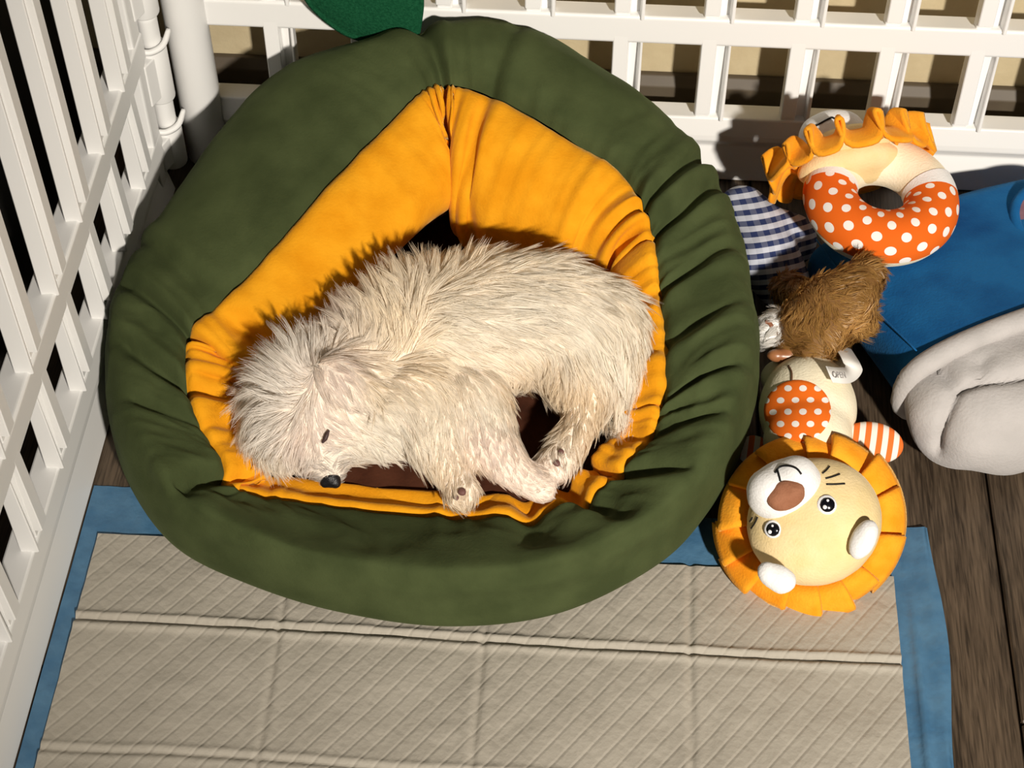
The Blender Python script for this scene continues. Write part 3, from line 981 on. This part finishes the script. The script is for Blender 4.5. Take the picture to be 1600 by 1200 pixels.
CREAM_, WARM_, PINK_, TAN_, GREY_ = (.97, .91, .80), (.97, .86, .68), (.91, .79, .71), (.86, .72, .52), (.95, .90, .83)
GD = [  # px, py, z, dx, dy, length, lift, colour
    (720, 400, .13, .25, -.8, .024, .50, WARM_), (650, 430, .12, -.30, -1, .032, .60, WARM_), (600, 470, .12, -.45, -1, .034, .60, WARM_),
    (540, 490, .11, -.25, -1, .032, .60, PINK_), (800, 400, .13, 1, -.1, .022, .30, CREAM_), (900, 420, .12, 1, .15, .022, .30, CREAM_),
    (980, 460, .11, .9, .4, .022, .35, CREAM_), (700, 500, .14, .9, .15, .027, .15, CREAM_), (800, 480, .14, 1, .1, .027, .15, CREAM_),
    (900, 500, .14, 1, .25, .027, .15, CREAM_), (660, 560, .13, .8, .35, .027, .15, WARM_), (780, 560, .13, .8, .5, .027, .15, CREAM_),
    (880, 570, .12, .5, .9, .024, .25, CREAM_), (960, 560, .10, .35, 1, .026, .25, CREAM_), (975, 640, .06, -.1, 1, .030, .25, CREAM_),
    (1000, 520, .09, .5, .8, .020, .3, CREAM_), (820, 610, .10, .2, 1, .013, .25, TAN_), (860, 620, .09, -.5, .8, .016, .3, TAN_),
    (620, 520, .13, -.2, -.5, .026, .35, WARM_), (590, 600, .12, .9, .35, .020, .22, WARM_), (620, 660, .09, .3, 1, .022, .3, CREAM_),
    (650, 690, .08, .2, 1, .020, .35, CREAM_), (530, 590, .125, .75, .45, .011, .10, PINK_), (560, 620, .11, .9, .4, .018, .2, CREAM_),
    (580, 660, .09, .8, .5, .020, .3, CREAM_), (560, 700, .08, .7, .6, .018, .3, CREAM_), (600, 690, .08, .6, .8, .020, .35, CREAM_),
    (470, 560, .12, -.25, -1, .034, .60, GREY_), (420, 560, .10, -.65, -.75, .034, .60, GREY_), (390, 600, .09, -1, -.15, .030, .50, GREY_),
    (440, 610, .12, -.8, -.3, .030, .40, GREY_), (400, 650, .08, -1, .25, .026, .45, CREAM_), (430, 670, .10, -.9, .35, .024, .30, GREY_),
    (425, 710, .07, -.7, .7, .024, .45, CREAM_), (450, 740, .06, -.35, 1, .020, .45, CREAM_), (480, 640, .13, .2, .8, .012, .15, GREY_),
    (470, 690, .10, -.5, .7, .014, .25, PINK_), (500, 660, .12, .4, .7, .008, .15, PINK_), (520, 670, .11, .8, .4, .010, .2, PINK_),
    (490, 730, .07, -.5, .8, .010, .3, PINK_), (516, 741, .070, 0, -.5, .004, .15, (.22, .17, .15)), (512, 712, .08, -.05, -.6, .006, .2, GREY_), (545, 690, .08, .8, .4, .014, .25, CREAM_), (530, 735, .06, .8, .3, .006, .2, GREY_), (500, 735, .06, -.8, .3, .006, .2, GREY_), (540, 720, .06, .7, .6, .012, .3, CREAM_), (515, 745, .06, .2, -.5, .003, .2, GREY_),
    (680, 660, .10, .2, 1, .014, .22, CREAM_), (690, 720, .07, -.3, 1, .014, .35, TAN_), (712, 755, .06, -.1, 1, .010, .3, TAN_), (725, 775, .05, .2, 1, .006, .3, TAN_),
    (760, 690, .09, .5, .9, .009, .2, PINK_), (790, 730, .07, .8, .6, .006, .2, PINK_), (830, 755, .06, .9, .4, .004, .2, PINK_), (850, 765, .05, .9, .4, .003, .2, PINK_),
    (770, 640, .10, .4, .9, .016, .2, CREAM_), (920, 630, .08, -.2, 1, .012, .3, TAN_), (895, 680, .06, -.6, .9, .018, .4, TAN_),
    (870, 700, .06, -.7, .9, .018, .4, CREAM_), (865, 735, .05, -.2, 1, .008, .3, GREY_)]
GP = np.array([at(g[0], g[1], g[2]) for g in GD])
GDIR = np.array([at(g[0] + 20 * g[3], g[1] + 20 * g[4], g[2]) - at(g[0], g[1], g[2]) for g in GD])
GDIR[:, 2] = [-0.006 * max(0, g[4]) for g in GD]
GDIR /= np.linalg.norm(GDIR, axis=1, keepdims=True)
GL, GLF = np.array([g[5] for g in GD]), np.array([g[6] for g in GD])
GC = np.array([g[7] for g in GD])


def dog_field(P, N):
    D2 = ((P[:, None] - GP[None]) ** 2).sum(2) + 6e-5
    W = 1 / D2 ** 1.7
    W /= W.sum(1, keepdims=True)
    D = W @ GDIR
    L = W @ GL
    lift = W @ GLF
    col = W @ GC
    n3 = vnoise(P * 28, 71)
    D = D + 0.30 * np.stack([vnoise(P * 40, 61), vnoise(P * 40, 62), vnoise(P * 40, 63) * .4], 1)
    col = col * (1 + 0.06 * n3[:, None])
    wd = 0.00031 + 0.00024 * np.clip(L / 0.03, 0, 1)
    return D, L, lift, wd, col


fur('coat', dog_me, 100000, 4600, dog_field, M_FUR, dog, seed=5, clump=0.74, jitter=0.13, curl=0.09)
nz = at(517, 748, .0665)
nose = blob('nose', [(nz, (.0070, .0062, .0070)), (nz + np.array([-.0035, -.0026, -.001]), .0040), (nz + np.array([.0035, -.0026, -.001]), .0040)], M_DOGNOSE, dog, voxel=.0012, smooth=3)


def on_mesh(me):
    from mathutils.bvhtree import BVHTree
    V, N, T = mesh_arrays(me)
    return BVHTree.FromPolygons([Vector(v) for v in V], [tuple(t) for t in T])


def cast(bvh, x_, y_, lift=0.0):
    d = CF + CR * (x_ - 800) / FPX - CU * (y_ - 600) / FPX
    d /= np.linalg.norm(d)
    h = bvh.ray_cast(Vector(CP), Vector(d))
    if h[0] is None: return None
    return np.array(h[0]) + np.array(h[1]) * lift


bvh = on_mesh(dog_me)
eye = [cast(bvh, a, b, .0035) for a, b in ((503, 690), (507, 684), (510, 678), (514, 671))]
tube('closed_eye', [q for q in eye if q is not None], [.0007, .0016, .0015, .0006], M_EYELID, dog, sides=8)
for a, b, r in ((722, 768, .0030), (714, 776, .0022), (876, 708, .0022), (869, 724, .0026)):
    q = cast(bvh, a, b, .0022)
    if q is not None:
        blob('paw_pad', [(q, (r, r, r * .8)), (q + np.array([.0006, -.0006, 0]), r * .8)], M_PAD_PINK, dog, voxel=.0009, smooth=2)

# ================================================================ blue slipper with grey toe
slip = empty('plush_slipper', (0.28, 0.92, 0))
tag(slip, 'large blue plush slipper with puffy light grey toe beside the lion toys', 'plush slipper')
SO = np.array([0.233, 0.849, 0.0]); E1 = np.array([0.447, -0.894, 0]); E2 = np.array([0.894, 0.447, 0])
def sl(a, b, z): return SO + E1 * a + E2 * b + np.array([0, 0, z])


def se(c, e): return math.copysign(abs(c) ** e, c)


def loft(name, secs, m, parent, n=96):
    """secs: (a, b0, b1, z0, z1, exponent)"""
    V = []
    for a, b0, b1, z0, z1, ex_ in secs:
        for i in range(n):
            t = 2 * math.pi * i / n
            V.append(sl(a, (b0 + b1) / 2 + (b1 - b0) / 2 * se(math.cos(t), 2 / ex_), (z0 + z1) / 2 + (z1 - z0) / 2 * se(math.sin(t), 2 / ex_)))
    F = []
    for k in range(len(secs) - 1):
        for i in range(n):
            j = (i + 1) % n
            F.append((k * n + i, k * n + j, (k + 1) * n + j, (k + 1) * n + i))
    F.append(tuple(range(n))[::-1])
    F.append(tuple((len(secs) - 1) * n + i for i in range(n)))
    return mk(name, V, F, m, parent)


secs = []
for k in range(40):
    f_ = k / 39
    a = -0.158 + 0.158 * f_
    e = min(1, (f_ / .12)) if f_ < .12 else 1
    e = math.sqrt(max(0.02, 1 - (1 - e) ** 2))
    h = 0.060 + 0.030 * f_ ** 1.2
    secs.append((a, 0.03 - 0.036 * e + 0.004 * math.sin(f_ * 3), 0.08 + 0.145 * e + .02 * f_, 0.002 + .012 * (1 - e), h * (0.6 + .4 * e), 3.4))
blue = loft('blue_upper', secs, M_BLUEPLUSH, slip)
sec2 = []
for k in range(40):
    f_ = k / 39
    a = 0.001 + 0.087 * f_
    e = math.sqrt(max(0.004, 1 - max(0, (a - .03) / .0585) ** 2))
    b0 = 0.052 - 0.068 * e if a > .03 else -0.004 - 0.012 * math.sin(a / .03 * math.pi / 2)
    sec2.append((a, b0, 0.10 + 0.145 * e, 0.026 - 0.024 * e ** .8, 0.036 + 0.047 * e ** .8, 2.7))
toe = loft('grey_toe', sec2, M_GREYPLUSH, slip)
tb = on_mesh(toe.data)
lines = [[(1459, 573), (1478, 590), (1495, 609), (1490, 625), (1483, 640), (1473, 662), (1466, 684), (1465, 702), (1470, 719)],
         [(1495, 612), (1510, 606), (1528, 600), (1560, 594), (1598, 587), (1650, 580), (1700, 570)], [(1528, 600), (1532, 585), (1530, 568)]]
segs = []
for L_ in lines:
    q = [cast(tb, *p_) for p_ in L_]
    q = [a for a in q if a is not None]
    segs += list(zip(q[:-1], q[1:]))
V, N, T = mesh_arrays(toe.data)
dm = np.full(len(V), 9.0)
for a, b in segs:
    ab = b - a
    t = np.clip(((V - a) @ ab) / (ab @ ab), 0, 1)
    dm = np.minimum(dm, np.linalg.norm(V - a - t[:, None] * ab, axis=1))
V = V + N * (-0.0060 * np.exp(-(dm / .0032) ** 2) + 0.003 * np.exp(-((dm - .016) / .012) ** 2) + 0.002 * vnoise(V * 40, 51))[:, None]
toe.data.vertices.foreach_set('co', V.ravel().astype(np.float32)); toe.data.update()
prof = []
for i in range(60):
    t = 2 * math.pi * i / 60
    prof.append(sl(0.006, 0.120 + 0.130 * se(math.cos(t), 2 / 3.0), 0.048 + 0.039 * se(math.sin(t), 2 / 3.0)))
prof = prof + prof[:1]
tube('grey_piping', prof, 0.0085, M_GREYPLUSH, slip, sides=10, n=2)
tube('side_seam', [sl(-0.15, .004, .056), sl(-0.10, -.0005, .062), sl(-.05, .0005, .0695), sl(-.006, .003, .075)], .0006, M_BLUEPLUSH, slip)
# opening with a rim at the right
oc = at(1655, 345, .068)
th_ = np.linspace(0, 2 * math.pi, 25)
tube('opening_rim', [oc + np.array([.034 * math.cos(t), .040 * math.sin(t), 0.000]) for t in th_], .0042, M_BLUEPLUSH, slip, sides=10, n=2)
V = [oc + np.array([.033 * math.cos(t) * r, .039 * math.sin(t) * r, 0.0015 - .0 * r]) for r in (1, .6, .02) for t in th_[:-1]]
mk('mauve_lining', V, [(k * 24 + i, k * 24 + (i + 1) % 24, (k + 1) * 24 + (i + 1) % 24, (k + 1) * 24 + i) for k in range(2) for i in range(24)] + [tuple(48 + i for i in range(24))], M_PURPLE, slip)


# ================================================================ lion toys
def mane(name, c, er, eu_, en, r0, r1, npl, parent, depth=0.008, seed=0, ell=1.0, back=-.010, thick=0.0028, wave=False):
    na, nr = npl * 16, 9
    rng = np.random.default_rng(seed)
    amp = rng.uniform(.6, 1.25, npl); rad = rng.uniform(.94, 1.05, npl); sk = rng.uniform(-.25, .25, npl)
    V = []
    wid = rng.uniform(.7, 1.3, npl); edges = np.concatenate([[0], np.cumsum(wid)]); edges = edges / edges[-1] * 2 * math.pi
    sgn = np.where(rng.random(npl) < .72, 1, -1)
    for k in range(npl):
        for m_ in range(16):
            f_ = m_ / 16
            a = edges[k] + (edges[k + 1] - edges[k]) * f_
            kk = (k + 1) % npl
            g_ = f_ if sgn[k] > 0 else 1 - f_
            if f_ < .84:
                saw = f_ / .84 * 2 - 1
                sh = .42 * (f_ / .84 - .5)
            else:
                u_ = (f_ - .84) / .16
                u_ = u_ * u_ * (3 - 2 * u_)
                saw = 1 - 2 * u_
                sh = .21 - .42 * u_
            if wave:
                saw = math.sin(2 * math.pi * f_)
                saw = math.tanh(1.7 * saw) / math.tanh(1.7)
                sh = .30 * math.cos(2 * math.pi * f_)
            A_ = amp[k] * (1 - f_) + amp[kk] * f_
            Rr = rad[k] if f_ < .84 else rad[k] * (1 - (f_ - .84) / .16) + rad[kk] * (f_ - .84) / .16
            for j in range(nr):
                s_ = j / (nr - 1)
                r = r0 + (r1 * Rr - r0) * s_
                aa = a + (edges[k + 1] - edges[k]) * sh * (0.3 + .7 * s_)
                zz = back + depth * saw * A_ * (0.10 + .90 * s_ ** .9) + 0.010 * math.sin(math.pi * s_ ** .8) - .002 * s_
                V.append(c + er * r * math.cos(aa) + eu_ * r * math.sin(aa) * ell + en * zz)
    o = mk(name, V, grid_faces(na, nr, True), M_MANE, parent)
    md = o.modifiers.new('thick', 'SOLIDIFY'); md.thickness = thick; md.offset = 0
    return o


def ortho(en, up):
    en = en / np.linalg.norm(en)
    up = up - en * (up @ en); up /= np.linalg.norm(up)
    er = np.cross(up, en)
    return er, up, en


# --- lion lying on its back near the pad, face up
l1 = empty('lion_toy', tuple(at(1270, 740, 0.0)))
tag(l1, 'upside-down plush lion with face, wide eyes and polka dot belly, lying by the pad', 'plush lion')
hc = at(1272, 815, .052)
view = CP - hc; view /= np.linalg.norm(view)
er, eu_, en = ortho(view + 0.10 * CR + 0.06 * CU, .42 * CR - .90 * CU)
hax = np.array([er, eu_, en])
head = blob('head', [(hc, (.0465, .0435, .033), hax), (hc - en * .006, (.044, .042, .030), hax)], M_CREAM, l1, voxel=.003, smooth=3)
hb = on_mesh(head.data)
mane('mane', hc - en * .012, er, eu_, en, .040, .0640, 14, l1, depth=.0075, seed=4, ell=.97)
mzc = cast(hb, 1226, 763)
muz = blob('muzzle', [(mzc - en * .003, (.0265, .0200, .018), hax), (mzc + er * .0095 - eu_ * .004, (.0155, .0145, .017), hax), (mzc - er * .0095 - eu_ * .004, (.0155, .0145, .017), hax)], M_MUZZLE, l1, voxel=.0022, smooth=4)
mb = on_mesh(muz.data)
nc = cast(mb, 1228, 773)
blob('nose', [(nc - en * .0015, (.0135, .0095, .0065), hax), (nc - eu_ * .0035 - en * .0012, (.0085, .0065, .006), hax), (nc + eu_ * .003 - en * .0015, (.0125, .007, .006), hax)], M_NOSE, l1, voxel=.0014, smooth=3)


def thread(nm, bv, pts, r, parent, m=M_BLACK):
    q = [cast(bv, a, b, r * .4) for a, b in pts]
    q = [a for a in q if a is not None]
    if len(q) > 1: return tube(nm, q, r, m, parent, sides=6, n=5)


thread('mouth_stitch', mb, [(1219, 752), (1217, 743), (1215, 735)], .00075, l1)
thread('mouth_stitch', mb, [(1211, 739), (1214, 734), (1221, 729), (1232, 728), (1244, 732), (1252, 741)], .00075, l1)
for w_ in ([(1291, 757), (1305, 757), (1320, 756)], [(1290, 748), (1301, 745), (1312, 741)], [(1285, 740), (1291, 735), (1296, 729)],
           [(1174, 826), (1180, 817), (1184, 808)], [(1172, 815), (1176, 809)]):
    thread('whisker_stitch', hb, w_, .0006, l1)


def disc_eye(bv, x_, y_, r, parent, hx):
    c = cast(bv, x_, y_)
    d = bv.ray_cast(Vector(CP), Vector(c - CP).normalized())[1]
    n_ = np.array(d)
    n_ = n_ * .5 + view * .5
    a_, b_, n_ = ortho(n_, eu_)
    ax = np.array([a_, b_, n_])
    e = blob('eye', [(c, (r, r, .0022), ax), (c, (r * .9, r * .9, .0024), ax)], M_EYEW, parent, voxel=.0009, smooth=2)
    blob('pupil', [(c + n_ * .0012 + CR * .0002, (r * .76, r * .76, .0022), ax), (c + n_ * .0012, (r * .7, r * .7, .0023), ax)], M_EYEB, parent, voxel=.0008, smooth=2)
    for hx_, hy_, hr in ((-.22, -.25, .23), (.05, .38, .15)):
        p_ = c + n_ * .0032 + (CR * hx_ + CU * hy_) * r
        blob('eye_glint', [(p_, (r * hr, r * hr, .0006), ax), (p_, (r * hr * .9, r * hr * .9, .0007), ax)], M_EYEW, parent, voxel=.00035, smooth=1)


disc_eye(hb, 1292, 789, .0069, l1, hax)
disc_eye(hb, 1208, 827, .0064, l1, hax)
e1 = at(1349, 843, .072)
blob('ear', [(e1, (.0085, .0145, .007), np.array(ortho(view, .45 * CR + .9 * CU))), (e1 + CR * .002 + CU * .004, (.0075, .010, .008), np.array(ortho(view, .45 * CR + .9 * CU)))], M_MUZZLE, l1, voxel=.002, smooth=4)
e2 = at(1214, 902, .060)
blob('ear', [(e2, (.0135, .0090, .006), np.array(ortho(view, .35 * CR + .9 * CU))), (e2 + CR * .004 - CU * .003, (.0095, .008, .006), hax), (e2 - CR * .006 + CU * .003, (.007, .008, .006), hax)], M_MUZZLE, l1, voxel=.002, smooth=4)

bc = at(1262, 640, .042)
lbody = blob('body', [(bc, (.0355, .040, .0375)), (at(1262, 690, .040), (.032, .035, .036)), (bc + np.array([0, .005, .001]), (.034, .036, .037))], M_IVORY, l1, voxel=.003, smooth=4)
bb = on_mesh(lbody.data)
# belly patch, a round piece of dotted cloth following the body
V, UV, F = [], [], []
na, nr = 48, 14
pc = (1246, 642)
for j in range(nr):
    for i in range(na):
        t = 2 * math.pi * i / na
        r = (j + .01) / (nr - 1)
        q = cast(bb, pc[0] + 54 * r * math.cos(t), pc[1] + 50 * r * math.sin(t), .0012 if j < nr - 1 else -.0006)
        if q is None: q = V[-na] if len(V) >= na else bc
        V.append(q)
        UV.append(((54 * r * math.cos(t)) / 22.5 + .1, (50 * r * math.sin(t)) / 18.5 + .35))
for j in range(nr - 1):
    for i in range(na):
        k = (i + 1) % na
        F.append((j * na + i, j * na + k, (j + 1) * na + k, (j + 1) * na + i))
pt = mk('belly_patch', V, F, M_DOTS, l1); set_uv(pt, UV)
tag(pt, 'orange belly patch with white dots')
thread('belly_seam', bb, [(1232, 572), (1237, 582), (1237, 596), (1236, 612)], .0008, l1, mat('brown_thread', (.12, .06, .03), rough=.8))
lg = at(1302, 584, .046)
blob('leg', [(lg, (.014, .013, .014)), (lg + np.array([-.012, -.012, -.006]), .016)], M_IVORY, l1, voxel=.0025, smooth=4)
lg = at(1222, 590, .045)
blob('leg', [(lg, (.016, .013, .015)), (lg + np.array([.004, -.012, -.004]), .015)], M_IVORY, l1, voxel=.0025, smooth=4)


def stripe_arm(nm, c, rx, ry, rz, ax, parent, su, ph=0.0):
    V, UV, F = [], [], []
    nu, nv = 40, 20
    for i in range(nu):
        a = 2 * math.pi * i / nu
        for j in range(nv + 1):
            b = math.pi * j / nv
            l = np.array([rx * math.cos(a) * math.sin(b), ry * math.sin(a) * math.sin(b), rz * se(math.cos(b), .8)])
            V.append(c + ax.T @ l); UV.append((l[0] / su + ph, l[1] / su))
    F = grid_faces(nu, nv + 1, True)
    o = mk(nm, V, F, M_STRIPE, parent); set_uv(o, UV); return o


ac = at(1362, 692, .040)
ax = np.array(ortho(view + .1 * CR, -.30 * CR + .95 * CU))
th2 = math.radians(-26)
ax2 = np.array([ax[0] * math.cos(th2) + ax[1] * math.sin(th2), -ax[0] * math.sin(th2) + ax[1] * math.cos(th2), ax[2]])
arm = stripe_arm('arm', ac, .0225, .0150, .008, ax2, l1, .0082, .25)
tag(arm, 'orange and white striped arm')
ac = at(1178, 704, .022)
arm = stripe_arm('arm', ac, .012, .011, .007, ax2, l1, .0082, .1)
tag(arm, 'orange and white striped arm')
# care tag: a folded satin ribbon
rib = [at(1314, 540, .064), at(1321, 551, .070), at(1329, 564, .073), at(1333, 576, .071), at(1327, 585, .073), at(1313, 587, .082), at(1295, 585, .088)]
rib = cr_open(rib, 6)
wv = (CR * .95 - CU * .32) * .0072
wv2 = (CR * .40 - CU * .92) * .0062
V = []
for k, q in enumerate(rib):
    f_ = min(1, max(0, (k / (len(rib) - 1) - .45) / .3))
    w_ = wv * (1 - f_) + wv2 * f_
    V += [q - w_, q + w_]
tg = mk('care_tag', V, [(2 * k, 2 * k + 1, 2 * k + 3, 2 * k + 2) for k in range(len(rib) - 1)], M_TAG, l1)
md = tg.modifiers.new('thick', 'SOLIDIFY'); md.thickness = .0005
tag(tg, 'folded white satin care tag')
cu = bpy.data.curves.new('t', 'FONT'); cu.body = 'OPEN'; cu.size = .0065; cu.align_x = 'CENTER'; cu.align_y = 'CENTER'; cu.extrude = .0001
to = bpy.data.objects.new('t', cu); COL.objects.link(to)
tm = bpy.data.meshes.new_from_object(to.evaluated_get(bpy.context.evaluated_depsgraph_get()))
bpy.data.objects.remove(to)
tq = on_mesh(tg.data)
k = int(len(rib) * .86)
x_ax = rib[k - 3] - rib[k + 1]; x_ax /= np.linalg.norm(x_ax)
y_ax = -wv2 / np.linalg.norm(wv2); y_ax -= x_ax * (x_ax @ y_ax); y_ax /= np.linalg.norm(y_ax)
z_ax = np.cross(x_ax, y_ax)
if z_ax @ view < 0: z_ax = -z_ax
V, _, T = mesh_arrays(tm)
mk('tag_lettering', rib[k] + V[:, :1] * x_ax + V[:, 1:2] * y_ax + z_ax * .0008 + V[:, 2:] * z_ax, T, M_INK, tg, smooth=False)

# --- ring lion lying on the slipper, face against the playpen panel
l2 = empty('lion_ring_toy', tuple(at(1376, 308, .06)))
tag(l2, 'plush lion ring toy with orange polka dot ring, seen from behind on the blue slipper', 'plush lion')
rc = at(1376, 311, .0940)
rn, MJ, TB = np.array([0.04, -0.12, 1.0]), .0385, .0200
ra, rb_, rn = ortho(rn, np.array([0, 1.0, 0]))


def ring_part(nm, t0, t1, m, n=60, grow=1.0, uvs=None, ns=36, v0=0, v1=2 * math.pi):
    V, UV = [], []
    closed = abs(v1 - v0 - 2 * math.pi) < 1e-6
    for i in range(n + 1):
        t = t0 + (t1 - t0) * i / n
        rad = ra * math.cos(t) + rb_ * math.sin(t)
        tb = TB * grow * (1 + .05 * math.cos(t * 1 - 4.7))
        for j in range(ns + 1):
            p_ = v0 + (v1 - v0) * j / ns
            V.append(rc + rad * (MJ + tb * math.cos(p_)) + rn * tb * math.sin(p_))
            U_, V_ = t * (MJ + .004) / .0130, p_ * TB / .0130
            UV.append(((U_ + V_) * .7071, (U_ - V_) * .7071))
    o = mk(nm, V, grid_faces(n + 1, ns + 1), m, l2)
    set_uv(o, UV)
    return o


ring_part('ring', 0, 2 * math.pi, M_IVORY, n=120)
dm_ = ring_part('dotted_cover', math.radians(172), math.radians(372), M_DOTS2, n=100, grow=1.035, v0=math.radians(-6), v1=math.radians(200))
tag(dm_, 'orange ring cover with white dots')
for t in (169.5, 374.5):
    b_ = ring_part('ring_band', math.radians(t - 9), math.radians(t + 3) if t < 200 else math.radians(t + 9), M_MUZZLE, n=10, grow=1.045)
mcn = at(1324, 251, .104)
fa = .95 * CU - .19 * CR + .22 * CF          # face axis: up, back and a little left
m_r, m_u, m_n = ortho(fa, -CF)
max_ = np.array([m_r, m_u, m_n])
back_ring = rc + rb_ * MJ
blob('head', [(mcn - m_n * .003, (.041, .028, .015), max_)] + chain([(mcn - m_n * .002, .019), (back_ring, .0175)]), M_CREAM, l2, voxel=.003, smooth=5)
mane('mane', mcn + m_n * .003, m_r, m_u, m_n, .038, .0635, 15, l2, depth=.0115, seed=9, back=0.0, wave=True)
blob('face', [(mcn + m_n * .010, (.036, .034, .015), max_), (mcn + m_n * .008, (.037, .035, .012), max_)], M_CREAM, l2, voxel=.003, smooth=3)
mz = at(1302, 219, .114)
mz2 = blob('muzzle', [(mz, (.026, .022, .024), max_), (mz + m_r * .010, (.017, .017, .022), max_), (mz - m_r * .010, (.017, .017, .022), max_)], M_MUZZLE, l2, voxel=.0024, smooth=4)
mb2 = on_mesh(mz2.data)
thread('mouth_stitch', mb2, [(1275, 197), (1284, 192), (1293, 187), (1300, 184)], .0008, l2)
thread('mouth_stitch', mb2, [(1300, 184), (1306, 186), (1312, 184)], .0008, l2)

# ================================================================ gingham toy limb
gng = empty('gingham_toy', tuple(at(1200, 400, 0)))
tag(gng, 'soft toy in blue and white gingham cloth tucked between green bed and slipper', 'soft toy')
gb = chain([(at(1160, 330, .040), .021), (at(1185, 365, .036), .026), (at(1200, 405, .034), .026), (at(1222, 440, .028), .022)]) + \
    chain([(at(1195, 370, .034), .026), (at(1234, 375, .028), .022)])
go = blob('cloth_body', gb, M_GING, gng, voxel=.0025, smooth=6)
V, N, T = mesh_arrays(go.data)
set_uv(go, np.stack([(V[:, 1] * .62 + V[:, 2] * .78 - V[:, 0] * .22 + .0015 * vnoise(V * 30, 3)) / .0082, (V[:, 0] + .25 * V[:, 1]) / .0095], 1))

# ================================================================ brown furry toy
mk_ = empty('brown_fur_toy', tuple(at(1270, 510, .02)))
tag(mk_, 'small shaggy brown plush animal with white tuft, lying face down against the slipper', 'plush animal')
mbll = chain([(at(1240, 540, .062), .0150), (at(1262, 508, .074), .0225), (at(1300, 478, .082), .0245), (at(1330, 458, .086), .020)])
mbll += chain([(at(1318, 478, .086), .020), (at(1352, 432, .092), .0150)])
mbll += chain([(at(1280, 520, .074), .021), (at(1268, 546, .070), .0135)])
mbll += chain([(at(1300, 500, .080), .020), (at(1345, 500, .072), .013)])
mbll += chain([(at(1265, 480, .062), .017), (at(1232, 450, .048), .013)])
mme = blob_mesh('brown_body', mbll, voxel=.0028, smooth=4)
link('body', mme, mat('brown_plush', (.16, .075, .018), (.20, .10, .03), rough=.7, scale=60), mk_)


def brown_field(P, N):
    c = at(1290, 490, .075)
    base = at(1330, 520, .05) - at(1270, 470, .05)
    base = base / np.linalg.norm(base)
    D = np.tile(base, (len(P), 1)) + 1.2 * np.stack([vnoise(P * 55, 81), vnoise(P * 55, 82), vnoise(P * 55, 83)], 1)
    g = np.clip(.5 + .5 * vnoise(P * 70, 84), 0, 1)[:, None]
    col = np.array([.28, .135, .025]) * (1 - g) + np.array([.75, .45, .15]) * g
    return D, np.full(len(P), .0105), np.full(len(P), .32), np.full(len(P), .00042), col


fur('shaggy_fur', mme, 15000, 900, brown_field, M_BFUR, mk_, seed=8, clump=.7, jitter=.25, curl=.12)
tm_ = blob_mesh('tuft', [(at(1206, 512, .070), .0120), (at(1220, 502, .070), .0105), (at(1200, 524, .068), .009), (at(1226, 520, .070), .009)], voxel=.002, smooth=3)
tf = link('white_tuft', tm_, M_MUZZLE, mk_)


def tuft_field(P, N):
    b = at(1190, 530, .05) - at(1215, 500, .05); b = b / np.linalg.norm(b)
    return np.tile(b, (len(P), 1)), np.full(len(P), .010), np.full(len(P), .35), np.full(len(P), .00045), np.tile(np.array([.78, .76, .72]), (len(P), 1))


fur('tuft_hair', tm_, 1800, 90, tuft_field, M_FUR, tf, seed=9, clump=.8)
thread('dark_mark', on_mesh(tm_), [(1197, 503), (1202, 505), (1206, 510)], .0016, mk_, M_NOSE)
cp_ = at(1226, 556, .064)
blob('satin_foot', [(cp_, (.0135, .0055, .0055)), (cp_ + np.array([.005, .002, .002]), (.0080, .0050, .0048)), (cp_ + np.array([-.006, -.001, .001]), (.0065, .0048, .0050))],
     M_COPPER, mk_, voxel=.0012, smooth=3)
